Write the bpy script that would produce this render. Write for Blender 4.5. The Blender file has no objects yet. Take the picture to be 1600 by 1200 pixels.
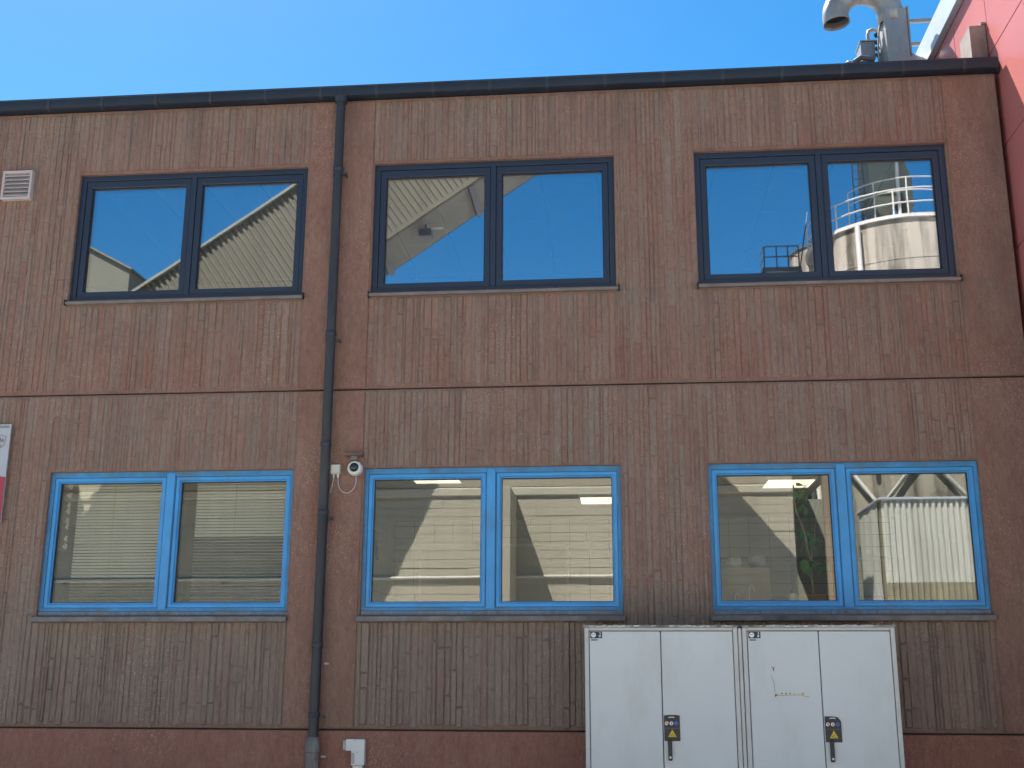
import bpy, bmesh, math, random
from mathutils import Vector, Matrix
random.seed(7)
S = bpy.context.scene
COL = S.collection
PI = math.pi

# ------------------------------------------------------------------ camera
cam_d = bpy.data.cameras.new('camera')
cam_d.sensor_width = 36.0
cam_d.lens = 40.5
cam_d.clip_start = 0.05
cam_d.clip_end = 3000
cam = bpy.data.objects.new('camera', cam_d)
COL.objects.link(cam)
S.camera = cam
p_, y_, r_ = 0.2505822, -0.0941606, 0.0032313
fw = Vector((math.sin(y_)*math.cos(p_), math.cos(y_)*math.cos(p_), math.sin(p_)))
rt = Vector((math.cos(y_), -math.sin(y_), 0))
up = rt.cross(fw)
rt2 = math.cos(r_)*rt + math.sin(r_)*up
up2 = -math.sin(r_)*rt + math.cos(r_)*up
m = Matrix((rt2, up2, -fw)).transposed().to_4x4()
m.translation = Vector((0.0, -10.192, 1.545))
cam.matrix_world = m

# ------------------------------------------------------------------ sky and sun
SUN = Vector((-0.66, 1.0, 1.864)).normalized()
elev = math.asin(SUN.z)
azim = math.atan2(SUN.x, SUN.y)
W = bpy.data.worlds.new("World")
S.world = W
W.use_nodes = True
nt = W.node_tree
nt.nodes.clear()
sky = nt.nodes.new('ShaderNodeTexSky')
sky.sky_type = 'NISHITA'
sky.sun_disc = False
sky.sun_elevation = elev
sky.sun_rotation = azim
sky.air_density = 1.0
sky.dust_density = 0.3
sky.ozone_density = 1.2
bg = nt.nodes.new('ShaderNodeBackground')
bg.inputs['Strength'].default_value = 0.060
wo = nt.nodes.new('ShaderNodeOutputWorld')
hs = nt.nodes.new('ShaderNodeHueSaturation')      # phone-like colour: the whole sky a little more saturated
hs.inputs['Saturation'].default_value = 1.47
hs.inputs['Hue'].default_value = 0.494
nt.links.new(sky.outputs[0], hs.inputs['Color'])
nt.links.new(hs.outputs[0], bg.inputs[0])
nt.links.new(bg.outputs[0], wo.inputs[0])
sl = bpy.data.lights.new('sun', 'SUN')
sl.energy = 4.8
sl.angle = math.radians(0.5)
sl.color = (1.0, 0.965, 0.90)
so = bpy.data.objects.new('sun', sl)
COL.objects.link(so)
so.rotation_euler = SUN.to_track_quat('Z', 'Y').to_euler()
S.view_settings.view_transform = 'Standard'
S.view_settings.look = 'None'
S.view_settings.gamma = 1.0
S.view_settings.use_curve_mapping = False
S.view_settings.exposure = 1.65

# ------------------------------------------------------------------ material helpers
class NT:
    def __init__(s, name):
        s.m = bpy.data.materials.new(name)
        s.m.use_nodes = True
        s.t = s.m.node_tree
        s.t.nodes.clear()
        s.out = s.t.nodes.new('ShaderNodeOutputMaterial')
    def n(s, typ, **kw):
        nd = s.t.nodes.new(typ)
        for k, v in kw.items():
            if k in nd.inputs.keys() if isinstance(k, str) else False:
                nd.inputs[k].default_value = v
            else:
                setattr(nd, k, v)
        return nd
    def l(s, a, b):
        s.t.links.new(a, b)
    def pos(s, scale=(1, 1, 1), obj=False):
        if obj:
            o = s.t.nodes.new('ShaderNodeTexCoord').outputs['Object']
        else:
            o = s.t.nodes.new('ShaderNodeNewGeometry').outputs['Position']
        mp = s.t.nodes.new('ShaderNodeMapping')
        mp.inputs['Scale'].default_value = scale
        s.l(o, mp.inputs['Vector'])
        return mp.outputs['Vector']
    def noise(s, vec, scale, detail=4, rough=0.55):
        nd = s.t.nodes.new('ShaderNodeTexNoise')
        nd.inputs['Scale'].default_value = scale
        nd.inputs['Detail'].default_value = detail
        nd.inputs['Roughness'].default_value = rough
        s.l(vec, nd.inputs['Vector'])
        return nd.outputs['Fac']
    def ramp(s, fac, a, b, c0=(0, 0, 0, 1), c1=(1, 1, 1, 1)):
        nd = s.t.nodes.new('ShaderNodeValToRGB')
        nd.color_ramp.elements[0].position = a
        nd.color_ramp.elements[1].position = b
        nd.color_ramp.elements[0].color = c0
        nd.color_ramp.elements[1].color = c1
        s.l(fac, nd.inputs['Fac'])
        return nd.outputs['Color']
    def mix(s, fac, a, b, mode='MIX'):
        nd = s.t.nodes.new('ShaderNodeMix')
        nd.data_type = 'RGBA'
        nd.blend_type = mode
        for v, i in ((fac, 0), (a, 6), (b, 7)):
            if isinstance(v, (int, float)):
                nd.inputs[i].default_value = v
            elif isinstance(v, tuple):
                nd.inputs[i].default_value = v if len(v) == 4 else (*v, 1)
            else:
                s.l(v, nd.inputs[i])
        return nd.outputs[2]
    def math(s, op, a, b=0.0, clamp=False):
        nd = s.t.nodes.new('ShaderNodeMath')
        nd.operation = op
        nd.use_clamp = clamp
        for v, i in ((a, 0), (b, 1)):
            if isinstance(v, (int, float)):
                nd.inputs[i].default_value = v
            else:
                s.l(v, nd.inputs[i])
        return nd.outputs[0]
    def bump(s, h, strength=0.3, dist=0.01):
        nd = s.t.nodes.new('ShaderNodeBump')
        nd.inputs['Strength'].default_value = strength
        nd.inputs['Distance'].default_value = dist
        s.l(h, nd.inputs['Height'])
        return nd.outputs['Normal']
    def bsdf(s, col, rough=0.7, metal=0.0, normal=None, spec=0.5):
        b = s.t.nodes.new('ShaderNodeBsdfPrincipled')
        for k, v in (('Base Color', col), ('Roughness', rough), ('Metallic', metal), ('Specular IOR Level', spec)):
            if isinstance(v, tuple):
                b.inputs[k].default_value = v if len(v) == 4 else (*v, 1)
            elif isinstance(v, (int, float)):
                b.inputs[k].default_value = v
            else:
                s.l(v, b.inputs[k])
        if normal is not None:
            s.l(normal, b.inputs['Normal'])
        s.l(b.outputs[0], s.out.inputs['Surface'])
        return b

def simple(name, col, rough=0.5, metal=0.0, var=0.15, scale=6.0, bump=0.0, dirt=None, stretch=(1, 1, 1), spec=0.5, dirt_amt=(0.5, 0.8)):
    M = NT(name)
    v = M.pos(stretch)
    f = M.noise(v, scale, 5, 0.6)
    lo = tuple(c*(1-var) for c in col)
    hi = tuple(min(1, c*(1+var)) for c in col)
    c = M.mix(M.ramp(f, 0.3, 0.7), lo, hi)
    if dirt:
        f2 = M.noise(M.pos((1, 1, 0.35)), 3.1, 8, 0.7)
        c = M.mix(M.ramp(f2, *dirt_amt), c, dirt)
    nrm = None
    if bump:
        nrm = M.bump(M.noise(M.pos(), 90, 4, 0.6), bump, 0.004)
    M.bsdf(c, rough, metal, nrm, spec)
    return M.m

def facade_mat(name, kind):
    """weathered red-brown painted concrete"""
    M = NT(name)
    geo = M.t.nodes.new('ShaderNodeNewGeometry')
    oi = M.t.nodes.new('ShaderNodeObjectInfo')
    rnd = M.math('FRACT', M.math('ADD', geo.outputs['Random Per Island'], oi.outputs['Random']))
    big = M.noise(M.pos((1, 1, 0.8)), 0.9, 4, 0.6)
    streak = M.noise(M.pos((1, 1, 0.10)), 17, 5, 0.6)
    fine = M.noise(M.pos((1, 1, 0.6)), 55, 5, 0.7)
    speck = M.noise(M.pos((1, 1, 0.5)), 120, 3, 0.6)
    red = M.mix(M.ramp(big, 0.3, 0.7), (0.278, 0.143, 0.106), (0.318, 0.170, 0.127))
    orange = (0.34, 0.165, 0.105)
    grey = M.mix(fine, (0.240, 0.180, 0.146), (0.310, 0.240, 0.196))
    sx = M.t.nodes.new('ShaderNodeSeparateXYZ')
    M.l(geo.outputs['Position'], sx.inputs[0])
    # worn grey film: more on the parapet height and most of all on the panels under the lower windows
    mr = M.t.nodes.new('ShaderNodeValToRGB')
    els = mr.color_ramp.elements
    els[0].position = 0.0; els[0].color = (0.12,)*3 + (1,)
    els[1].position = 1.0; els[1].color = (0.75,)*3 + (1,)
    for p, vv in ((0.138, 0.12), (0.140, 0.90), (0.26, 0.90), (0.30, 0.55), (0.515, 0.52), (0.522, 0.24), (0.63, 0.42), (0.80, 0.32), (0.90, 0.55)):
        e = els.new(p); e.color = (vv,)*3 + (1,)
    M.l(M.math('DIVIDE', sx.outputs['Z'], 8.0), mr.inputs['Fac'])
    wear = mr.outputs['Color']
    mott = M.noise(M.pos((1, 1, 0.35)), 5.0, 6, 0.65)
    if kind == 'rib':
        a = M.math('ADD', M.math('MULTIPLY', rnd, 0.46), M.math('MULTIPLY', streak, 0.75))
        a = M.math('ADD', a, M.math('MULTIPLY', mott, 0.75))
        a = M.math('ADD', a, M.math('MULTIPLY', wear, 0.95))
        fac = M.math('MULTIPLY', M.math('SUBTRACT', a, 0.91), 1.15, True)
        c = M.mix(fac, red, grey)
        ofac = M.math('MULTIPLY', M.math('SUBTRACT', M.math('FRACT', M.math('MULTIPLY', rnd, 7.31)), 0.86), 4.0, True)
        ofac = M.math('MULTIPLY', ofac, M.ramp(mott, 0.42, 0.60))
        c = M.mix(M.math('MULTIPLY', ofac, M.math('SUBTRACT', 1.0, fac)), c, orange)
        c = M.mix(1.0, c, M.mix(M.math('FRACT', M.math('MULTIPLY', rnd, 3.77)), (0.95, 0.95, 0.95), (1.05, 1.04, 1.03)), 'MULTIPLY')
    else:
        a = M.math('ADD', M.math('MULTIPLY', streak, 0.4), M.math('MULTIPLY', mott, 1.1))
        a = M.math('ADD', a, M.math('MULTIPLY', wear, 0.35))
        a = M.math('ADD', a, M.math('MULTIPLY', M.ramp(M.math('DIVIDE', sx.outputs['X'], 8.0), 0.34, 0.42), 0.28))
        fac = M.math('MULTIPLY', M.math('SUBTRACT', a, 0.74), 1.5, True)
        c = M.mix(fac, red, M.mix(0.55, red, grey))
        if kind == 'ground':
            c = M.mix(0.35, c, (0.20, 0.145, 0.12))
    if kind == 'plinth':
        c = M.mix(0.35, M.mix(M.math('MULTIPLY', fac, 0.5), (0.335, 0.150, 0.112), grey), (0.32, 0.165, 0.125))
    # mottling
    grain = M.noise(M.pos((1, 1, 0.33)), 38, 5, 0.75)
    c = M.mix(1.0, c, M.mix(M.ramp(grain, 0.30, 0.70), (0.80, 0.79, 0.79), (1.16, 1.16, 1.15)), 'MULTIPLY')
    c = M.mix(1.0, c, M.mix(M.ramp(mott, 0.25, 0.75), (0.84, 0.84, 0.85), (1.10, 1.09, 1.07)), 'MULTIPLY')
    # fine grain and peeled pale specks
    c = M.mix(M.math('MULTIPLY', M.ramp(fine, 0.35, 0.75), 0.6), c, M.mix(1.0, c, (0.70, 0.68, 0.66), 'MULTIPLY'))
    zone = M.ramp(M.noise(M.pos((1, 1, 0.7)), 1.3, 4, 0.6), 0.46, 0.66)
    speck2 = M.noise(M.pos((1, 1, 0.7)), 62, 4, 0.65)
    sp = M.math('ADD', M.math('MULTIPLY', M.ramp(speck, 0.60, 0.65), zone), M.math('MULTIPLY', M.ramp(speck2, 0.63, 0.68), M.math('ADD', M.math('MULTIPLY', zone, 0.8), 0.2)), True)
    c = M.mix(M.math('MULTIPLY', sp, 0.75), c, (0.54, 0.42, 0.33))
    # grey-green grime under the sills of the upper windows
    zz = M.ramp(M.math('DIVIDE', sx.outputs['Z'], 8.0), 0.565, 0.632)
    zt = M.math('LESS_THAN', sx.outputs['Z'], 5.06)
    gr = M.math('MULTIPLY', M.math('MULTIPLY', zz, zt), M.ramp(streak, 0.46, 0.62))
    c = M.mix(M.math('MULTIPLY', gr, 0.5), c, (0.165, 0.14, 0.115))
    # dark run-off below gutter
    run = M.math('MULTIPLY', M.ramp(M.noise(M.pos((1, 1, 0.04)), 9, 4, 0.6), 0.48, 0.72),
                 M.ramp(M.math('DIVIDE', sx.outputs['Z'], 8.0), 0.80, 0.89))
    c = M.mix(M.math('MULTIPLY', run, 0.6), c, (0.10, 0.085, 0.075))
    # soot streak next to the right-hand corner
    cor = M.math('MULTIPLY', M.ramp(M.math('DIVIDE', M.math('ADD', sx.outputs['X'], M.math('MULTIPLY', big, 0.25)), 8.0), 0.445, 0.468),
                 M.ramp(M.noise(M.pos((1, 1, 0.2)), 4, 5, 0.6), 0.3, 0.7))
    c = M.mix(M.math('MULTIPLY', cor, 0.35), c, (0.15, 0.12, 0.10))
    h = M.math('ADD', M.math('MULTIPLY', fine, 1.0), M.math('ADD', M.math('MULTIPLY', speck, 0.6), M.math('MULTIPLY', grain, 1.2)))
    M.bsdf(c, 0.85, 0.0, M.bump(h, 0.8, 0.008), 0.3)
    return M.m

def glass_mat(name, refl, tint, wave=0.0, dust=0.0, sheen=(1.0, 0.99, 0.96)):
    M = NT(name)
    tr = M.t.nodes.new('ShaderNodeBsdfTransparent')
    tr.inputs[0].default_value = (*tint, 1)
    gl = M.t.nodes.new('ShaderNodeBsdfGlossy')
    gl.inputs['Roughness'].default_value = 0.0
    gl.inputs['Color'].default_value = (*sheen, 1)
    lw = M.t.nodes.new('ShaderNodeFresnel')
    lw.inputs['IOR'].default_value = 1.38
    f = M.math('ADD', M.math('MULTIPLY', lw.outputs[0], 1.0), refl - 0.04, True)
    if wave:
        n = M.bump(M.noise(M.pos((1, 1, 1)), 1.6, 2, 0.5), wave, 0.01)
        M.l(n, gl.inputs['Normal'])
    mx = M.t.nodes.new('ShaderNodeMixShader')
    M.l(f, mx.inputs[0]); M.l(tr.outputs[0], mx.inputs[1]); M.l(gl.outputs[0], mx.inputs[2])
    df = M.t.nodes.new('ShaderNodeBsdfDiffuse')
    df.inputs['Color'].default_value = (0.42, 0.41, 0.38, 1)
    dn = M.math('MULTIPLY', M.ramp(M.noise(M.pos((3, 1, 0.5)), 2.4, 7, 0.7), 0.40, 0.78), dust)
    mx2 = M.t.nodes.new('ShaderNodeMixShader')
    M.l(dn, mx2.inputs[0]); M.l(mx.outputs[0], mx2.inputs[1]); M.l(df.outputs[0], mx2.inputs[2])
    M.l(mx2.outputs[0], M.out.inputs['Surface'])
    return M.m

def emit_mat(name, col, strength):
    M = NT(name)
    e = M.t.nodes.new('ShaderNodeEmission')
    e.inputs[0].default_value = (*col, 1)
    e.inputs[1].default_value = strength
    M.l(e.outputs[0], M.out.inputs['Surface'])
    return M.m

def stained_concrete(name, col, dark, boards=False, streak_amt=0.55):
    M = NT(name)
    big = M.noise(M.pos((1, 1, 1)), 0.45, 5, 0.6)
    st = M.noise(M.pos((1, 1, 0.07)), 2.2, 8, 0.65)
    fine = M.noise(M.pos((0.25, 1, 2.2) if boards else (1, 1, 1)), 14, 6, 0.65)
    c = M.mix(M.ramp(big, 0.3, 0.7), tuple(v*0.88 for v in col), col)
    c = M.mix(M.math('MULTIPLY', M.ramp(st, 0.50, 0.70), streak_amt, True), c, dark)
    c = M.mix(M.math('MULTIPLY', M.ramp(fine, 0.45, 0.75), 0.45), c, tuple(v*0.62 for v in col))
    if streak_amt > 1:
        blot = M.noise(M.pos((1, 1, 0.3)), 1.5, 8, 0.7)
        c = M.mix(M.math('MULTIPLY', M.ramp(blot, 0.52, 0.66), 0.75), c, dark)
    if boards:
        kn = M.noise(M.pos((0.9, 1, 1.6)), 4.2, 2, 0.5)
        c = M.mix(M.math('MULTIPLY', M.ramp(kn, 0.70, 0.76), 0.7), c, dark)
    M.bsdf(c, 0.9, 0, M.bump(fine, 0.4, 0.02), 0.2)
    return M.m

MAT = {}
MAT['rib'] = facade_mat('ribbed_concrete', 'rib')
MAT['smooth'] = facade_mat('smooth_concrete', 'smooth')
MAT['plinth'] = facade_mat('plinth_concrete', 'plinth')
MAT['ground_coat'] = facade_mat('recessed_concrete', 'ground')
MAT['navy'] = simple('navy_grey_powder_coat', (0.022, 0.034, 0.060), 0.4, 0, 0.06, 3)
MAT['blue'] = simple('blue_frame_paint', (0.060, 0.315, 0.66), 0.45, 0, 0.10, 4, dirt=(0.08, 0.20, 0.34), dirt_amt=(0.55, 0.85))
MAT['blue_dark'] = simple('weathered_blue_paint', (0.055, 0.25, 0.50), 0.6, 0, 0.2, 9, dirt=(0.10, 0.16, 0.22), dirt_amt=(0.45, 0.75))
MAT['gasket'] = simple('black_gasket', (0.012, 0.012, 0.014), 0.6, 0, 0.1)
MAT['glass_up'] = glass_mat('mirror_tinted_glass', 0.47, (0.88, 0.92, 0.95), 0.016, 0.03, (1.0, 0.955, 1.0))
MAT['glass_low'] = glass_mat('clear_double_glass', 0.19, (0.95, 0.965, 0.945), 0.016, 0.055)
MAT['sill_metal'] = simple('brown_sill_metal', (0.20, 0.165, 0.15), 0.5, 0.2, 0.2, 7, dirt=(0.30, 0.26, 0.23))
MAT['sill_grey'] = simple('weathered_grey_sill', (0.19, 0.185, 0.185), 0.65, 0.05, 0.3, 8, dirt=(0.09, 0.085, 0.08), dirt_amt=(0.45, 0.75))
MAT['sill_band'] = simple('weathered_sill_upstand', (0.15, 0.20, 0.27), 0.7, 0, 0.35, 11, dirt=(0.22, 0.20, 0.19), stretch=(2.5, 1, 0.6), dirt_amt=(0.42, 0.7))
MAT['gutter'] = simple('dark_gutter_metal', (0.010, 0.017, 0.031), 0.5, 0.0, 0.2, 3, dirt=(0.03, 0.032, 0.038), dirt_amt=(0.55, 0.9))
MAT['gutter_worn'] = simple('worn_gutter_joint', (0.034, 0.039, 0.050), 0.55, 0.1, 0.25, 20)
MAT['pipe'] = simple('dark_pipe_metal', (0.030, 0.032, 0.038), 0.5, 0.05, 0.3, 3, dirt=(0.085, 0.075, 0.07), stretch=(1, 1, 0.3), dirt_amt=(0.5, 0.85))
MAT['pipe_worn'] = simple('worn_pipe_foot', (0.15, 0.135, 0.13), 0.6, 0.1, 0.25, 9, dirt=(0.32, 0.31, 0.31), stretch=(1, 1, 0.3), dirt_amt=(0.5, 0.62))
MAT['galv'] = simple('galvanised_sheet', (0.36, 0.335, 0.31), 0.5, 0.45, 0.10, 5, dirt=(0.28, 0.25, 0.23))
MAT['galv_dark'] = simple('grey_machine_paint', (0.24, 0.25, 0.27), 0.5, 0.2, 0.15, 5)
MAT['inside_dark'] = simple('soot_dark', (0.03, 0.028, 0.026), 0.8)
MAT['red'] = simple('red_cladding', (0.51, 0.165, 0.150), 0.33, 0, 0.06, 1.2)
MAT['red_gap'] = simple('cladding_joint', (0.16, 0.05, 0.045), 0.7)
MAT['white_metal'] = simple('white_coping_metal', (0.50, 0.55, 0.62), 0.4, 0.1, 0.05, 3)
MAT['pier'] = simple('brown_pier_concrete', (0.27, 0.205, 0.175), 0.85, 0, 0.25, 7, 0.5, dirt=(0.14, 0.11, 0.10))
MAT['cabinet'] = simple('light_grey_cabinet_paint', (0.59, 0.61, 0.615), 0.42, 0, 0.03, 1.2, dirt=(0.51, 0.515, 0.50), dirt_amt=(0.50, 0.80))
MAT['cab_frame'] = simple('cabinet_frame_paint', (0.52, 0.52, 0.50), 0.45, 0, 0.08, 5, dirt=(0.34, 0.31, 0.26), dirt_amt=(0.6, 0.85))
MAT['cab_top'] = simple('weathered_cabinet_top', (0.42, 0.42, 0.41), 0.7, 0, 0.3, 20, dirt=(0.13, 0.12, 0.11), dirt_amt=(0.42, 0.6))
MAT['flake'] = simple('flaking_white_paint', (0.72, 0.70, 0.66), 0.7, 0, 0.1)
MAT['black'] = simple('black_plastic', (0.018, 0.019, 0.022), 0.45, 0, 0.15)
MAT['white'] = simple('white_print', (0.78, 0.78, 0.77), 0.5, 0, 0.04)
MAT['yellow'] = simple('warning_yellow', (0.80, 0.55, 0.04), 0.5, 0, 0.05)
MAT['print_blue'] = simple('blue_print', (0.05, 0.10, 0.38), 0.5, 0, 0.05)
MAT['print_red'] = simple('red_print', (0.55, 0.04, 0.05), 0.5, 0, 0.05)
MAT['banner_red'] = simple('banner_red', (0.36, 0.045, 0.07), 0.45, 0, 0.10, 2)
MAT['sign_white'] = simple('greyed_sign_white', (0.43, 0.44, 0.48), 0.5, 0, 0.05, 3)
MAT['banner_grey'] = simple('banner_grey', (0.20, 0.20, 0.22), 0.5)
MAT['plastic_white'] = simple('white_plastic', (0.70, 0.70, 0.68), 0.4, 0, 0.05, 5)
MAT['plastic_cream'] = simple('aged_cream_plastic', (0.60, 0.58, 0.47), 0.5, 0, 0.08, 12)
MAT['louvre'] = simple('beige_louvre_paint', (0.50, 0.42, 0.40), 0.55, 0, 0.10, 9)
MAT['cable'] = simple('grey_cable', (0.45, 0.41, 0.39), 0.5)
MAT['scar_rust'] = simple('rust_brown', (0.25, 0.15, 0.09), 0.8, 0, 0.3, 30)
MAT['scar_edge'] = simple('bare_primer', (0.66, 0.62, 0.53), 0.7, 0, 0.1, 30)
MAT['dome_dark'] = simple('smoked_dome', (0.03, 0.035, 0.035), 0.08, 0, 0.05)
MAT['asphalt'] = simple('pale_yard_concrete', (0.40, 0.395, 0.385), 0.9, 0, 0.15, 2, 0.4)
MAT['concrete'] = stained_concrete('board_marked_concrete', (0.46, 0.42, 0.335), (0.16, 0.145, 0.115), True, 0.28)
MAT['concrete_up'] = stained_concrete('rough_concrete', (0.38, 0.34, 0.26), (0.15, 0.135, 0.11), False, 0.4)
MAT['concrete_cap'] = stained_concrete('pale_cornice_concrete', (0.52, 0.48, 0.39), (0.2, 0.18, 0.14), False, 0.3)
MAT['silo'] = stained_concrete('stained_silo_concrete', (0.43, 0.39, 0.31), (0.080, 0.072, 0.055), False, 1.15)
MAT['gallery'] = stained_concrete('weathered_corrugated_sheet', (0.135, 0.128, 0.095), (0.07, 0.066, 0.05), False, 0.35)
MAT['gallery_dark'] = simple('gallery_underside', (0.24, 0.235, 0.19), 0.8, 0, 0.15, 1)
MAT['tower'] = simple('olive_grey_cladding', (0.115, 0.118, 0.085), 0.8, 0, 0.1, 0.6)
MAT['filter'] = simple('grey_green_filter_paint', (0.16, 0.18, 0.135), 0.6, 0, 0.15, 1.2)
MAT['rail_white'] = simple('white_rail_paint', (0.55, 0.53, 0.47), 0.5, 0, 0.1, 3)
MAT['rail_dark'] = simple('dark_rail_paint', (0.09, 0.10, 0.11), 0.5, 0, 0.1, 3)
MAT['corr_white'] = stained_concrete('white_corrugated_sheet', (0.66, 0.66, 0.60), (0.30, 0.27, 0.20), False, 0.45)
MAT['corr_base'] = simple('tan_base_shade', (0.30, 0.27, 0.19), 0.8, 0, 0.2, 2)  # store base, also the shadow painted on its lower sheet
MAT['wood_post'] = simple('weathered_brown_post', (0.26, 0.20, 0.145), 0.8, 0, 0.2, 3, stretch=(4, 4, 0.4))
MAT['int_wall'] = simple('interior_plaster', (0.52, 0.50, 0.43), 0.8, 0, 0.03, 1)
MAT['tile'] = simple('glazed_wall_tile', (0.50, 0.49, 0.41), 0.35, 0, 0.06, 3)
MAT['grout'] = simple('dark_grout', (0.08, 0.08, 0.07), 0.9)
MAT['int_floor'] = simple('interior_floor', (0.20, 0.19, 0.17), 0.5, 0, 0.1, 1)
MAT['ceil_tile'] = simple('ceiling_tile_white', (0.66, 0.66, 0.65), 0.9, 0, 0.03, 2)
MAT['ceil_grid'] = simple('ceiling_grid_shadow_gap', (0.05, 0.05, 0.05), 0.8)
MAT['lamp'] = emit_mat('lamp_diffuser_glow', (1.0, 0.88, 0.62), 0.68)
MAT['blind'] = simple('blind_slat_paint', (0.78, 0.77, 0.70), 0.5, 0, 0.03, 2)
MAT['carton'] = simple('brown_carton', (0.36, 0.27, 0.17), 0.8, 0, 0.1, 4)
MAT['terracotta'] = simple('terracotta', (0.40, 0.15, 0.085), 0.7, 0, 0.12, 9)
MAT['stem'] = simple('plant_stem', (0.36, 0.30, 0.20), 0.8, 0, 0.2, 20)
MAT['leaf'] = simple('plant_leaf', (0.13, 0.30, 0.09), 0.45, 0, 0.3, 12)
MAT['leaf_dry'] = simple('dry_leaf', (0.26, 0.22, 0.10), 0.6, 0, 0.2, 12)
MAT['soil'] = simple('potting_soil', (0.05, 0.035, 0.025), 0.9)
MAT['paper'] = simple('paper_white', (0.72, 0.72, 0.68), 0.8)
MAT['shelf'] = simple('grey_shelf', (0.30, 0.30, 0.28), 0.6)
MAT['clear'] = glass_mat('lab_glass', 0.12, (0.86, 0.9, 0.88))

# ------------------------------------------------------------------ mesh helpers
class MB:
    def __init__(s):
        s.v = []; s.f = []
    def add(s, vs, fs):
        o = len(s.v)
        s.v += [tuple(v) for v in vs]
        s.f += [tuple(i + o for i in f) for f in fs]
        return s
    def box(s, x0, x1, y0, y1, z0, z1):
        return s.add([(x0, y0, z0), (x1, y0, z0), (x1, y1, z0), (x0, y1, z0), (x0, y0, z1), (x1, y0, z1), (x1, y1, z1), (x0, y1, z1)],
                     [(0, 3, 2, 1), (4, 5, 6, 7), (0, 1, 5, 4), (1, 2, 6, 5), (2, 3, 7, 6), (3, 0, 4, 7)])
    def obox(s, c, ax, ay, az):
        """box with centre c and half axes ax, ay, az"""
        c, ax, ay, az = map(Vector, (c, ax, ay, az))
        P = [c + sx*ax + sy*ay + sz*az for sz in (-1, 1) for sx, sy in ((-1, -1), (1, -1), (1, 1), (-1, 1))]
        return s.add(P, [(0, 3, 2, 1), (4, 5, 6, 7), (0, 1, 5, 4), (1, 2, 6, 5), (2, 3, 7, 6), (3, 0, 4, 7)])
    def prism(s, pts, axis, a0, a1):
        """polygon pts (2d) extruded along axis 'x','y' or 'z'"""
        n = len(pts)
        def mk(p, a):
            return {'x': (a, p[0], p[1]), 'y': (p[0], a, p[1]), 'z': (p[0], p[1], a)}[axis]
        vs = [mk(p, a0) for p in pts] + [mk(p, a1) for p in pts]
        fs = [tuple(range(n)), tuple(range(2*n-1, n-1, -1))]
        for i in range(n):
            j = (i+1) % n
            fs.append((i, i+n, j+n, j))
        return s.add(vs, fs)
    def tube(s, pts, r, n=12, cap=True):
        pts = [Vector(p) for p in pts]
        rs = r if isinstance(r, (list, tuple)) else [r]*len(pts)
        o = len(s.v)
        t0 = (pts[1]-pts[0]).normalized()
        ref = Vector((0, 0, 1)) if abs(t0.z) < 0.9 else Vector((0, 1, 0))
        u = t0.cross(ref).normalized()
        vs = []
        for i, p in enumerate(pts):
            if i == 0: t = pts[1]-pts[0]
            elif i == len(pts)-1: t = pts[-1]-pts[-2]
            else: t = (pts[i+1]-pts[i]).normalized() + (pts[i]-pts[i-1]).normalized()
            t.normalize()
            u = (u - t*u.dot(t)).normalized()
            w = t.cross(u)
            for k in range(n):
                a = 2*PI*k/n
                vs.append(p + rs[i]*(math.cos(a)*u + math.sin(a)*w))
        fs = []
        for i in range(len(pts)-1):
            for k in range(n):
                k2 = (k+1) % n
                fs.append((i*n+k, i*n+k2, (i+1)*n+k2, (i+1)*n+k))
        if cap:
            fs.append(tuple(range(n-1, -1, -1)))
            fs.append(tuple(range((len(pts)-1)*n, len(pts)*n)))
        return s.add(vs, fs)
    def lathe(s, c, prof, axis='z', n=20):
        """profile [(radius, height)] about an axis through c"""
        vs = []
        for r, h in prof:
            for k in range(n):
                a = 2*PI*k/n
                q = (r*math.cos(a), r*math.sin(a))
                if axis == 'z': d = (q[0], q[1], h)
                elif axis == 'y': d = (q[0], h, q[1])
                else: d = (h, q[0], q[1])
                vs.append((c[0]+d[0], c[1]+d[1], c[2]+d[2]))
        fs = []
        for i in range(len(prof)-1):
            for k in range(n):
                k2 = (k+1) % n
                fs.append((i*n+k, i*n+k2, (i+1)*n+k2, (i+1)*n+k))
        fs.append(tuple(range(n-1, -1, -1)))
        fs.append(tuple(range((len(prof)-1)*n, len(prof)*n)))
        return s.add(vs, fs)
    def build(s, name, mat, parent=None, bevel=0.0, smooth=False, seg=1):
        me = bpy.data.meshes.new(name)
        me.from_pydata(s.v, [], s.f)
        bm = bmesh.new(); bm.from_mesh(me)
        bmesh.ops.recalc_face_normals(bm, faces=bm.faces)
        bm.to_mesh(me); bm.free()
        me.materials.append(MAT[mat] if isinstance(mat, str) else mat)
        if smooth:
            for p in me.polygons: p.use_smooth = True
            try: me.set_sharp_from_angle(angle=math.radians(38))
            except Exception: pass
        o = bpy.data.objects.new(name, me)
        COL.objects.link(o)
        if parent is not None:
            o.parent = parent
            o.matrix_parent_inverse = Matrix.Translation(-parent_world(parent))
        if bevel:
            b = o.modifiers.new('bevel', 'BEVEL')
            b.width = bevel; b.segments = seg; b.limit_method = 'ANGLE'
        return o

def parent_world(o):
    w = Vector(o.location)
    while o.parent is not None:
        w = w + o.matrix_parent_inverse.translation
        o = o.parent
        w = w + Vector(o.location)
    return w

def tag(o, label=None, cat=None, group=None, kind=None):
    if label: o['label'] = label
    if cat: o['category'] = cat
    if group: o['group'] = group
    if kind: o['kind'] = kind
    return o

def thing(name, label, cat, loc, group=None):
    o = bpy.data.objects.new(name, None)
    o.empty_display_size = 0.2
    COL.objects.link(o)
    o.location = loc
    return tag(o, label, cat, group)

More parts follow.
